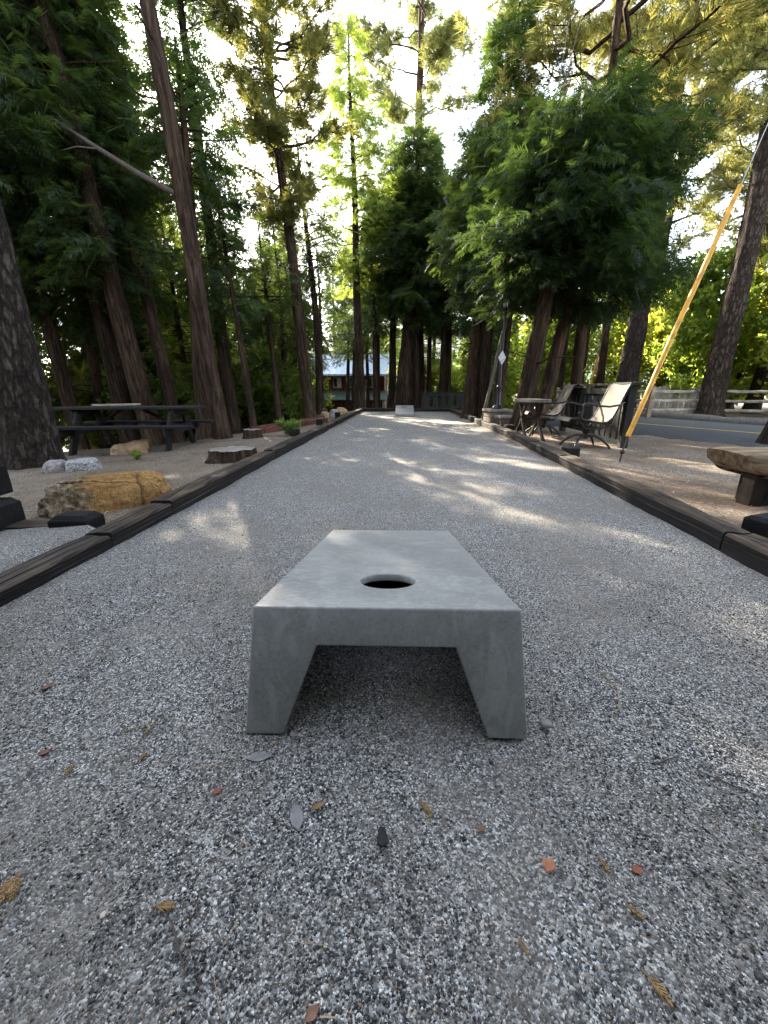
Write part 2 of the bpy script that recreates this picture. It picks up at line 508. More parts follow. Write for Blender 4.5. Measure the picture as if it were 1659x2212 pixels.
def mat_glass(name, tint=(.9, .95, .97), rough=.03):
    n = NT(name)
    g = n.n('BsdfGlossy', i_Roughness=rough); t = n.n('BsdfTransparent')
    t.inputs[0].default_value = (*tint, 1)
    fr = n.n('Fresnel', i_IOR=1.45)
    f = n.math('ADD', fr.outputs[0], .06)
    mx = n.n('MixShader'); n.L(f, mx.inputs[0]); n.L(t.outputs[0], mx.inputs[1]); n.L(g.outputs[0], mx.inputs[2])
    n.L(mx.outputs[0], n.out.inputs[0])
    return n.m
M['glass'] = mat_glass('lamp_glass')
M['window_glass'] = mat_glass('window_glass', (.55, .62, .62))
M['car_glass'] = mat_glass('car_glass', (.20, .26, .28))
# ------------------------------------------------------------------ the setting
def axis_pts(a, b, step, far):
    inner = np.arange(a, b + 1e-6, step)
    out = np.array([step * 3, step * 8, 5, 12, 25, 50, 100, 200, 400, far])
    return np.concatenate([(a - out)[::-1], inner, b + out])

def road_center(y):
    return float(np.interp(y, [-20, 3, 6, 7.7, 9.9, 14, 20, 30, 60], [16, 9.2, 7.5, 6.6, 5.75, 4.9, 4.9, 5.6, 9]))
def road_half(y):
    return float(np.interp(y, [-20, 6, 9, 12, 16, 60], [2.1, 2.1, 2.2, 2.3, 2.0, 2.0]))

def build_ground():
    X = axis_pts(-12, 14, .26, 800); Y = axis_pts(-6, 32, .3, 1500)
    V = np.zeros((len(Y), len(X), 3))
    for j, y in enumerate(Y):
        for i, x in enumerate(X):
            z = ground_z(x, y)
            if -1.60 < x < 1.72 and y < 16.8: z = -.06
            elif abs(x) < 40 and y < 50:
                z += .018 * noise.noise((x * 1.3, y * 1.3, 0)) + .008 * noise.noise((x * 5, y * 5, 3))
                c = road_center(y); h = road_half(y)
                if abs(x - c) < h + .15 and y > -8: z -= .07
            V[j, i] = (x, y, z)
    nx = len(X); ny = len(Y)
    idx = np.arange(nx * ny).reshape(ny, nx)
    F = np.stack([idx[:-1, :-1], idx[:-1, 1:], idx[1:, 1:], idx[1:, :-1]], -1).reshape(-1, 4)
    o = obj('ground', mesh_np('ground', V.reshape(-1, 3), F, M['dirt'], True))
    tag(o, kind='structure')

def sheet(name, X, Y, zf, mat, kind='structure'):
    V = np.array([[(x, y, zf(x, y)) for x in X] for y in Y]).reshape(-1, 3)
    nx = len(X); ny = len(Y)
    idx = np.arange(nx * ny).reshape(ny, nx)
    F = np.stack([idx[:-1, :-1], idx[:-1, 1:], idx[1:, 1:], idx[1:, :-1]], -1).reshape(-1, 4)
    o = obj(name, mesh_np(name, V, F, mat, True))
    return tag(o, kind=kind)

DENTS = []
_rd = random.Random(31)
for _i in range(46):
    _y = .25 + 5.5 * _rd.random() ** 1.6
    DENTS.append(((_rd.random() * 2 - 1) * min(1.4, .4 + .9 * _y), _y, _rd.uniform(0, 3.14), _rd.uniform(.05, .12), _rd.uniform(.025, .05), _rd.uniform(.006, .014)))
def dent_z(x, y):
    z = 0.0
    for cx, cy, a, L, w, d in DENTS:
        dx, dy = x - cx, y - cy
        if abs(dx) > .35 or abs(dy) > .35: continue
        u = (dx * math.cos(a) + dy * math.sin(a)) / L; v = (-dx * math.sin(a) + dy * math.cos(a)) / w
        q = u * u + v * v
        z += -d * math.exp(-q) + .45 * d * math.exp(-((math.sqrt(q) - 1.7) / .5) ** 2)
    return z
def court_z(x, y):
    return dent_z(x, y) + .010 * noise.noise((x * 1.1, y * 1.1, 7)) + .0045 * noise.noise((x * 6, y * 6, 2)) + .0025 * noise.noise((x * 17, y * 17, 5)) \
        + .006 * noise.noise((x * 2.9, y * 2.9, 11)) - .006

build_ground()
YS = np.concatenate([np.arange(-3, 0, .3), np.arange(0, 3, .028), np.arange(3, 16.85, .12)])
XS = np.concatenate([np.arange(-1.74, -.9, .06), np.arange(-.9, .9, .032), np.arange(.9, 1.82, .06)])
sheet('gravel_court', XS, YS, court_z, M['gravel'])
sheet('gravel_path', np.arange(-3.6, -1.60, .08), np.arange(-1.5, 2.04, .08), lambda x, y: ground_z(x, y) + .03 + .006 * noise.noise((x * 6, y * 6, 2)), M['gravel'])

# loose chips lying on the gravel close by: far too many to count
def pebbles(n, yr, rr, power):
    u = RNG.random(n) ** power
    y = yr[0] + (yr[1] - yr[0]) * u
    half = np.minimum(1.5, .30 + y * 1.02)
    x = (RNG.random(n) * 2 - 1) * half - .03
    keep = np.array([noise.noise((a_ * 2.3, b_ * 2.3, 21)) * 1.1 + .35 * noise.noise((a_ * 9, b_ * 9, 4)) > -.30 + .5 * random.random() - .25 for a_, b_ in zip(x, y)])
    x, y = x[keep], y[keep]; n = len(x)
    octa = np.array([(1, 0, 0), (-.5, .87, 0), (-.5, -.87, 0), (0, 0, .9), (0, 0, -.9)], float)
    faces = np.array([(0, 1, 3), (1, 2, 3), (2, 0, 3), (1, 0, 4), (2, 1, 4), (0, 2, 4)])
    r = rr[0] + (rr[1] - rr[0]) * RNG.random(n) ** 2.2
    Vv = octa[None] * (.75 + .5 * RNG.random((n, 5, 1)))
    Vv[:, :, 0] *= (.8 + .6 * RNG.random((n, 1)))
    q = RNG.normal(size=(n, 4)); q /= np.linalg.norm(q, axis=1)[:, None]
    w, a, b, c = q.T
    Rm = np.stack([1 - 2 * (b * b + c * c), 2 * (a * b - c * w), 2 * (a * c + b * w), 2 * (a * b + c * w), 1 - 2 * (a * a + c * c), 2 * (b * c - a * w), 2 * (a * c - b * w), 2 * (b * c + a * w), 1 - 2 * (a * a + b * b)], -1).reshape(n, 3, 3)
    Vv = np.einsum('nij,nkj->nki', Rm, Vv) * r[:, None, None]
    Vv[:, :, 2] *= .75
    z = np.array([court_z(a_, b_) for a_, b_ in zip(x, y)]) + r * .25
    Vv += np.stack([x, y, z], -1)[:, None, :]
    F = (faces[None] + (np.arange(n) * 5)[:, None, None]).reshape(-1, 3)
    return Vv.reshape(-1, 3), F
Va, Fa = pebbles(76000, (.16, 1.6), (.0013, .0038), 1.3)
Vb, Fb = pebbles(700, (.16, 2.6), (.0036, .0075), 1.1)
o = obj('gravel', mesh_np('gravel', np.concatenate([Va, Vb]), np.concatenate([Fa, Fb + len(Va)]), M['pebble']))
tag(o, 'loose black, grey and white crushed granite chips on the court', 'gravel', kind='stuff')

# needle and twig litter on the dirt
def litter(n, xr, yr, seed):
    rg = np.random.default_rng(seed)
    x = xr[0] + (xr[1] - xr[0]) * rg.random(n); y = yr[0] + (yr[1] - yr[0]) * rg.random(n) ** 1.4
    keep = np.array([noise.noise((a * .9, b * .9, 4)) > -.25 for a, b in zip(x, y)])
    x, y = x[keep], y[keep]; n = len(x)
    a = rg.random(n) * 6.283; L = .018 + .05 * rg.random(n) ** 2; w = .0016 + .003 * rg.random(n) ** 3
    z = np.array([ground_z(p, q) + .018 * noise.noise((p * 1.3, q * 1.3, 0)) + .008 * noise.noise((p * 5, q * 5, 3)) for p, q in zip(x, y)]) + .006 + .008 * rg.random(n)
    d = np.stack([np.cos(a), np.sin(a), (rg.random(n) - .5) * .25], -1); s = np.stack([-np.sin(a), np.cos(a), np.zeros(n)], -1)
    p = np.stack([x, y, z], -1)
    V = np.stack([p - d * L[:, None] - s * w[:, None], p - d * L[:, None] + s * w[:, None], p + d * L[:, None] + s * w[:, None] * .7, p + d * L[:, None] - s * w[:, None] * .7], 1)
    return V.reshape(-1, 3), np.arange(n * 4).reshape(-1, 4)
n = NT('forest_litter')
ge = n.n('NewGeometry')
M['litter'] = n.done(n.ramp(ge.outputs['Random Per Island'], [(0, (.03, .02, .014)), (.4, (.12, .075, .045)), (.7, (.25, .18, .11)), (.9, (.36, .29, .21)), (1, (.45, .42, .38))]), .85, None, .2)
V1, F1 = litter(7000, (-7, -1.85), (2.2, 12), 3); V2, F2 = litter(7000, (1.95, 7), (1.6, 12), 4)
o = obj('needle_litter', mesh_np('needle_litter', np.concatenate([V1, V2]), np.concatenate([F1, F2 + len(V1)]), M['litter']))
tag(o, 'brown pine needles and twig litter strewn over the dirt', 'litter', kind='stuff')

# road
def strip(name, off0, off1, z, mat, y0=-6, y1=60, rel=True, step=.5):
    ys = np.arange(y0, y1, step); V = []
    for y in ys:
        c = road_center(y); h = road_half(y)
        # travel direction for the normal
        dx = road_center(y + .5) - road_center(y - .5)
        nx, ny = 1 / math.hypot(1, dx), -dx / math.hypot(1, dx)
        a, b = (off0 * h, off1 * h) if rel else (off0, off1)
        for o_ in (a, b):
            V.append((c + nx * o_, y + ny * o_, z + ground_z(max(c, 1.8), y) - .02))
    n_ = len(ys)
    F = np.array([(2 * i, 2 * i + 1, 2 * i + 3, 2 * i + 2) for i in range(n_ - 1)])
    return np.array(V), F
V, F = strip('road', -1, 1, .035, None)
sk = V.copy(); sk[:, 2] -= .095
F2 = []
n_ = len(V) // 2
for i in range(n_ - 1):
    F2.append((2 * i, 2 * i + 2, 2 * i + 2 + 2 * n_, 2 * i + 2 * n_))
o = obj('road', mesh_np('road', np.concatenate([V, sk]), np.concatenate([F, np.array(F2)]), M['asphalt']))
tag(o, kind='structure')
V, F = strip('line', -.06, .06, .039, None, rel=False)
tag(obj('centre_line', mesh_np('centre_line', V, F, M['yellow_paint'])), kind='structure')
# low asphalt berm along the far side of the road
mbk = MB(); pts = []
for y in np.arange(5, 24, .5):
    c = road_center(y); h = road_half(y); pts.append((c + h + .22, y + .25, .03 + .015 * noise.noise((y, 0, 0))))
mbk.tube(pts, [.15 + .03 * noise.noise((p[1] * 2, 1, 1)) for p in pts], 10)
tag(mbk.build('kerb', M['kerb'], smooth=True), kind='structure')

# distant wooded hill on the right and behind
def hill():
    V = []; na, nr = 90, 12
    for i in range(na + 1):
        a = R(-75 + 150 * i / na)
        for j in range(nr + 1):
            t = j / nr; d = 110 + 260 * t
            hgt = -4 + (26 + 18 * math.sin(a * 2.2 + .6) + 12 * noise.noise((a * 4, t * 2, 0))) * math.sin(min(1, t * 1.3) * math.pi / 2) + 3 * noise.noise((a * 30, t * 9, 2))
            V.append((d * math.sin(a), d * math.cos(a), hgt))
    idx = np.arange((na + 1) * (nr + 1)).reshape(na + 1, nr + 1)
    F = np.stack([idx[:-1, :-1], idx[1:, :-1], idx[1:, 1:], idx[:-1, 1:]], -1).reshape(-1, 4)
    tag(obj('hill', mesh_np('hill', np.array(V), F, M['hill'], True)), kind='structure')
hill()

# ------------------------------------------------------------------ court edging timbers
def timber(p0, p1, w, h, label, sink=.06, wander=.011, mat='timber', grooves=True, seed=0):
    p0 = Vector((*p0, 0)); p1 = Vector((*p1, 0)); d = p1 - p0; L = d.length
    t = thing('edge_timber', label, 'timber', (p0.x, p0.y, 0), math.atan2(-d.x, d.y), 'dark timbers edging the gravel court')
    hw = w / 2; b = .012
    prof = [(-hw, -sink), (hw, -sink), (hw, h * .28), (hw - .004, h * .31), (hw, h * .34), (hw, h * .62), (hw - .004, h * .65), (hw, h * .68), (hw, h - b), (hw - b, h),
            (hw * .35, h), (hw * .3, h - .006), (hw * .25, h), (-hw * .2, h), (-hw * .24, h - .005), (-hw * .28, h), (-hw + b, h), (-hw, h - b), (-hw, h * .6), (-hw + .004, h * .57), (-hw, h * .54)]
    n = len(prof); rings = max(6, int(L / .09)); V = []; F = []
    for i in range(rings + 1):
        y = L * i / rings
        e = 1 - .05 * (i in (0, rings))
        for k, (x, z) in enumerate(prof):
            nz = wander * noise.noise((x * 14 + seed, y * 2.2, z * 14)) + .35 * wander * noise.noise((x * 60 + seed, y * 12, z * 60))
            zz = z * e + (nz if z > 0 else 0)
            V.append((x * e + nz * .9, y, zz))
    for i in range(rings):
        for k in range(n):
            k2 = (k + 1) % n
            F.append((i * n + k, i * n + k2, (i + 1) * n + k2, (i + 1) * n + k))
    F.append(tuple(reversed(range(n)))); F.append(tuple(range(rings * n, rings * n + n)))
    mb = MB(); mb.add(V, F)
    o = mb.build('beam', M[mat], t)
    return t
def lx(y): return float(np.interp(y, [-1, 1.3, 4.7, 16.7], [-1.49, -1.50, -1.555, -1.71]))
def rx(y): return float(np.interp(y, [-1, 1.7, 3.4, 7, 16.7], [1.57, 1.60, 1.69, 1.775, 1.76]))
WL = .15
lj = [(-.6, 1.86, .068, 'nearest left border timber, weathered brown on top'), (1.87, 2.44, .078, 'short left border timber beside the black chamfered block'),
      (2.45, 4.72, .098, 'left border timber running past the orange boulder to the stump'), (4.73, 7.1, .105, 'left border timber between the wide stump and the green weed'),
      (7.11, 9.6, .11, 'left border timber just beyond the green weed'), (9.61, 12.0, .115, 'left border timber before the three white rocks'), (12.01, 14.3, .12, 'left border timber beside the white rocks'), (14.31, 16.66, .12, 'farthest left border timber at the court corner')]
for i, (a, b, h, lb) in enumerate(lj):
    timber((lx(a) - WL / 2, a), (lx(b) - WL / 2, b), WL, h, lb, seed=i * 7.3)
rj = [(-.6, 1.97, .10, 'nearest right border timber at the frame edge'), (1.98, 4.5, .106, 'long right border timber in front of the log bench'),
      (4.51, 5.75, .112, 'right border timber beside the short brown stake block'), (5.76, 6.75, .118, 'right border timber in front of the side table'), (6.76, 8.5, .122, 'right border timber before the block pillar'),
      (8.51, 10.6, .125, 'right border timber beside the lamp pillar'), (10.61, 13.2, .13, 'right border timber beside the big cedar trunks'), (13.21, 16.66, .13, 'farthest right border timber at the court corner')]
for i, (a, b, h, lb) in enumerate(rj):
    timber((rx(a) + WL / 2, a), (rx(b) + WL / 2, b), WL, h, lb, seed=60 + i * 7.3)
timber((-1.86, 16.76), (-.02, 16.76), .15, .13, 'end timber of the court left of the far board', seed=130, wander=.006)
timber((-.005, 16.76), (1.92, 16.76), .15, .125, 'end timber of the court right of the far board', seed=140, wander=.006)

# short stake blocks behind the edging
def stake(x, y, w, d, h, rz, label, mat='block', ch=.03, z0=None, name='stake_block', cat='post', grp='short stake blocks behind the court edging'):
    z = ground_z(x, y) - .03 if z0 is None else z0
    hw, hd = w / 2, d / 2; H = h + .03
    V = [(-hw, -hd, 0), (hw, -hd, 0), (hw, hd, 0), (-hw, hd, 0), (-hw, -hd, H - ch), (hw, -hd, H - ch), (hw, hd, H - ch), (-hw, hd, H - ch),
         (-hw + ch, -hd + ch, H), (hw - ch, -hd + ch, H), (hw - ch, hd - ch, H), (-hw + ch, hd - ch, H)]
    F = [(0, 3, 2, 1), (0, 1, 5, 4), (1, 2, 6, 5), (2, 3, 7, 6), (3, 0, 4, 7), (4, 5, 9, 8), (5, 6, 10, 9), (6, 7, 11, 10), (7, 4, 8, 11), (8, 9, 10, 11)]
    bm = bmesh.new()
    vs = [bm.verts.new(p) for p in V]
    for f in F: bm.faces.new([vs[i] for i in f])
    bmesh.ops.bevel(bm, geom=list(bm.edges), offset=.004, segments=1, affect='EDGES')
    bmesh.ops.triangulate(bm, faces=bm.faces)
    bmesh.ops.subdivide_edges(bm, edges=[e for e in bm.edges if e.calc_length() > .04], cuts=2, use_grid_fill=True)
    for v in bm.verts:
        v.co += Vector((1, 1, 1)) * .0025 * noise.noise(v.co * 40 + Vector((x * 9, y * 9, 0)))
    me = bpy.data.meshes.new(name); bm.to_mesh(me); bm.free(); me.materials.append(M[mat])
    o = obj(name, me, None, (x, y, z)); o.rotation_euler = (0, 0, rz)
    return tag(o, label, cat, grp)
stake(-1.875, 2.085, .215, .155, .085, .06, 'black chamfered stake block in front of the orange boulder', ch=.028)
stake(-1.93, 7.05, .15, .15, .13, .1, 'black stake block under the green weed', mat='block_brown', ch=.012)
stake(-1.98, 9.4, .14, .14, .15, .0, 'dark stake block behind the left edging near the leaning pine', ch=.012)
stake(-2.02, 12.2, .15, .14, .17, .2, 'dark stake block standing against the white rocks', ch=.012)
stake(1.955, 4.80, .15, .15, .135, .12, 'short brown stake block in front of the nearer chair', mat='block_brown', ch=.012)
stake(1.99, 7.85, .16, .14, .15, .1, 'brown stake block in front of the pillar and dark pine', mat='block_brown', ch=.012)
stake(2.03, 2.17, .26, .16, .11, .35, 'black chamfered stake block below the log bench', ch=.02)
# stacked blocks at the left frame edge
stake(-2.36, 2.02, .25, .24, .20, .12, 'lower black block of the stack at the left frame edge', name='timber_block', cat='block', grp='stacked black blocks')
stake(-2.365, 2.025, .22, .21, .155, .12, 'upper black block of the stack at the left frame edge', z0=.218, name='timber_block', cat='block', grp='stacked black blocks')
mb = MB(); mb.box((0, 0, 0), (.40, .14, .09), bev=.006)
o = mb.build('buried_timber', M['timber_x'], None, False, (-2.10, 2.09, .005)); o.rotation_euler = (0, 0, .10)
tag(o, 'flush grey timber between the stacked blocks and the chamfered block', 'timber')

# ------------------------------------------------------------------ concrete throw boards
def make_board():
    h, h2, L, fl = .307, .079, 1.17, .027
    sl = (h - h2) / L
    def solid(name, V, F):
        me = bpy.data.meshes.new(name); me.from_pydata(V, [], F)
        bm = bmesh.new(); bm.from_mesh(me); bmesh.ops.recalc_face_normals(bm, faces=bm.faces); bm.to_mesh(me); bm.free()
        o = bpy.data.objects.new(name, me); C.objects.link(o); return o
    HF = [(0, 3, 2, 1), (4, 5, 6, 7), (0, 1, 5, 4), (1, 2, 6, 5), (2, 3, 7, 6), (3, 0, 4, 7)]
    w = .305; yb = -sl * h; k = fl / h
    f2 = k * h2
    V = [(-w - fl, yb, 0), (w + fl, yb, 0), (w + f2, L - sl * h2 * .3, 0), (-w - f2, L - sl * h2 * .3, 0), (-w, 0, h), (w, 0, h), (w, L, h2), (-w, L, h2)]
    body = solid('throw_board', V, HF)
    tw = .055
    V = [(-w - fl + tw, yb + tw, -.1), (w + fl - tw, yb + tw, -.1), (w + f2 - tw, L - tw, -.1), (-w - f2 + tw, L - tw, -.1),
         (-w + tw, tw, h - .034), (w - tw, tw, h - .034), (w - tw, L - tw, h2 - .022), (-w + tw, L - tw, h2 - .022)]
    cav = solid('cav', V, HF)
    # opening through the near face, trapezoid
    o0, o1, zt = .159, .243, h - .092
    V = [(-o1 - .035, -.3, -.1), (o1 + .035, -.3, -.1), (o1 + .035, .12, -.1), (-o1 - .035, .12, -.1), (-o0, -.3, zt), (o0, -.3, zt), (o0, .12, zt), (-o0, .12, zt)]
    arch = solid('arch', V, HF)
    mb = MB(); hy = .2286 * math.cos(math.atan(sl)); hz = h - sl * hy
    nrm = Vector((0, sl, 1)).normalized(); ax = Vector((1, 0, 0)); ay = nrm.cross(ax)
    c = Vector((0, hy, hz))
    ring = [(.0765 * math.cos(2 * math.pi * i / 64), .0765 * math.sin(2 * math.pi * i / 64)) for i in range(64)]
    mb.prism(ring, c - nrm * .15, ax, ay, nrm * .3)
    hole = mb.build('hole', None)
    for cut in (cav, arch, hole):
        m = body.modifiers.new('b', 'BOOLEAN'); m.operation = 'DIFFERENCE'; m.solver = 'EXACT'; m.object = cut
    m = body.modifiers.new('bev', 'BEVEL'); m.width = .0065; m.segments = 3; m.limit_method = 'ANGLE'; m.angle_limit = R(28)
    dg = bpy.context.evaluated_depsgraph_get(); dg.update()
    me = bpy.data.meshes.new_from_object(body.evaluated_get(dg))
    for o in (cav, arch, hole, body): bpy.data.objects.remove(o, do_unlink=True)
    me.name = 'throw_board'
    me.polygons.foreach_set('use_smooth', np.ones(len(me.polygons), bool)); me.set_sharp_from_angle(angle=R(25))
    me.materials.clear(); me.materials.append(M['concrete'])
    return me
board_me = make_board()
o = obj('throw_board', board_me, None, (-.036, .798, .003)); o.rotation_euler = (0, 0, .026)
tag(o, 'large grey concrete throwing board with round hole in the foreground', 'game board', 'concrete throwing boards')
o = obj('throw_board', board_me, None, (-.012, 14.55, .003)); o.rotation_euler = (0, 0, math.pi)
tag(o, 'small far concrete throwing board at the end of the court', 'game board', 'concrete throwing boards')
# ------------------------------------------------------------------ trees
def trunk_mesh(H, r0, kind, seed, sides=18, step=.22, bend=.0, maxz=None):
    """tapered trunk with root flare and furrowed or plated relief; returns mesh and centre-line function"""
    rg = random.Random(seed)
    ph = rg.random() * 6.28; ph2 = rg.random() * 6.28
    def cl(z):
        t = z / H
        return Vector((bend * math.sin(t * 3.0 + ph) - bend * math.sin(ph) + .03 * math.sin(z * .9 + ph2) * min(1, z), bend * .7 * (math.sin(t * 3.7 + ph2) - math.sin(ph2)), z))
    def rad(z):
        return r0 * (1 - z / H) ** .85 * .97 + .012 + r0 * .42 * math.exp(-max(0, z + .1) / (.55 * r0 + .12))
    zs = [-.5, -.2]; z = -.06
    top = H if maxz is None else min(H, maxz)
    st = step * .5
    while z < top:
        zs.append(z); z += st * (1 if z < 4 else 2.2)
    zs.append(top)
    V = []
    for z in zs:
        c = cl(max(z, 0)); c.z = z; r = rad(max(z, -.1))
        lob = .5 * math.exp(-max(0, z) / .35)
        for k in range(sides):
            a = 2 * math.pi * k / sides
            ux, uy = math.cos(a), math.sin(a)
            if kind == 'pine':
                n_ = .10 * noise.noise((ux * 2.6 + seed, uy * 2.6, z * 2.4)) + .07 * noise.noise((ux * 6 + seed, uy * 6, z * 5))
            else:
                n_ = .10 * noise.noise((ux * 3.6 + seed, uy * 3.6, z * .35)) + .07 * noise.noise((ux * 8 + seed, uy * 8, z * .8))
            n_ += lob * .35 * noise.noise((ux * 1.8 + seed * 3, uy * 1.8, 0))
            rr = r * (1 + n_)
            V.append((c.x + ux * rr, c.y + uy * rr, z))
    nr = len(zs)
    idx = np.arange(nr * sides).reshape(nr, sides)
    nxt = np.roll(idx, -1, 1)
    F = np.stack([idx[:-1], nxt[:-1], nxt[1:], idx[1:]], -1).reshape(-1, 4)
    return np.array(V), F, cl, rad

# one spray of scale leaves (cedar): a flat drooping fan of small slips
def cedar_template():
    V = []; F = []
    def leaf(a, b, c):
        n = len(V); V.extend([a, b, c]); F.append((n, n + 1, n + 2))
    ts = [.05, .2, .34, .47, .6, .72, .83]
    for t in ts:
        for s in (-1, 1):
            l = .50 * (1 - t * .55) * (.7 + .3 * math.sin(t * 17 + s))
            zz = -.10 * t * t
            leaf((t - .05, 0, zz), (t + .075, s * .02, zz), (t + .55 * l + .06, s * l, zz - .16 * l))
    leaf((.80, -.045, -.06), (.80, .045, -.06), (1.08, 0, -.14))
    return np.array(V), np.array(F)
def pine_template(nn=20, seed=1):
    rg = random.Random(seed); V = []; F = []
    for i in range(nn):
        a = rg.random() * 6.28; sp = .25 + 1.05 * rg.random() ** .7
        d = Vector((math.cos(sp), math.sin(sp) * math.cos(a), math.sin(sp) * math.sin(a)))
        s = d.cross(Vector((rg.random() - .5, rg.random() - .5, rg.random() - .5))).normalized() * .028
        o = Vector((-.45 * rg.random(), 0, 0)); L = .75 + .35 * rg.random()
        n = len(V); V += [o - s, o + s, o + d * L + Vector((0, 0, -.10 * L))]; F.append((n, n + 1, n + 2))
    return np.array([tuple(v) for v in V]), np.array(F)
def broad_template(nn=9, seed=2):
    rg = random.Random(seed); V = []; F = []
    for i in range(nn):
        a = rg.random() * 6.28; e = rg.uniform(-.6, .9)
        d = Vector((math.cos(a) * math.cos(e), math.sin(a) * math.cos(e), math.sin(e)))
        s = d.cross(Vector((rg.random() - .5, rg.random() - .5, 1.2))).normalized()
        o = d * .25 * rg.random(); L = .5 + .4 * rg.random(); w = .19
        up = s.cross(d) * .07
        n = len(V); V += [o, o + d * L * .5 + s * w + up, o + d * L, o + d * L * .5 - s * w + up]
        F += [(n, n + 1, n + 2), (n, n + 2, n + 3)]
    return np.array([tuple(v) for v in V]), np.array(F)
TEMPL = {'cedar': cedar_template(), 'pine': pine_template(), 'broad': broad_template()}

def scatter(tmpl, P, D, S, rg, roll=.6, up=None):
    """place template copies at P, +x axis along D, scaled by S"""
    Vt, Ft = TEMPL[tmpl]
    n = len(P)
    D = D / np.linalg.norm(D, axis=1)[:, None]
    upv = np.tile(np.array([0, 0, 1.0]), (n, 1)) + rg.normal(size=(n, 3)) * roll
    y = np.cross(upv, D); y /= (np.linalg.norm(y, axis=1)[:, None] + 1e-9)
    z = np.cross(D, y)
    Rm = np.stack([D, y, z], -1)
    V = np.einsum('nij,kj->nki', Rm, Vt) * S[:, None, None] + P[:, None, :]
    F = (Ft[None] + (np.arange(n) * len(Vt))[:, None, None]).reshape(-1, 3)
    return V.reshape(-1, 3), F

def tubes_np(paths, rads, n=4):
    """paths list of (m,3) arrays sharing m"""
    P = np.array(paths); Rr = np.array(rads)          # (b,m,3),(b,m)
    b, m, _ = P.shape
    T = np.gradient(P, axis=1); T /= (np.linalg.norm(T, axis=2)[..., None] + 1e-9)
    ref = np.where(np.abs(T[..., 2:3]) > .9, np.array([1.0, 0, 0]), np.array([0, 0, 1.0]))
    A = np.cross(T, ref); A /= (np.linalg.norm(A, axis=2)[..., None] + 1e-9)
    B = np.cross(T, A)
    ang = np.arange(n) * 2 * np.pi / n
    V = P[:, :, None, :] + Rr[:, :, None, None] * (np.cos(ang)[None, None, :, None] * A[:, :, None, :] + np.sin(ang)[None, None, :, None] * B[:, :, None, :])
    idx = np.arange(b * m * n).reshape(b, m, n); nx = np.roll(idx, -1, 2)
    F = np.stack([idx[:, :-1], nx[:, :-1], nx[:, 1:], idx[:, 1:]], -1).reshape(-1, 4)
    return V.reshape(-1, 3), F

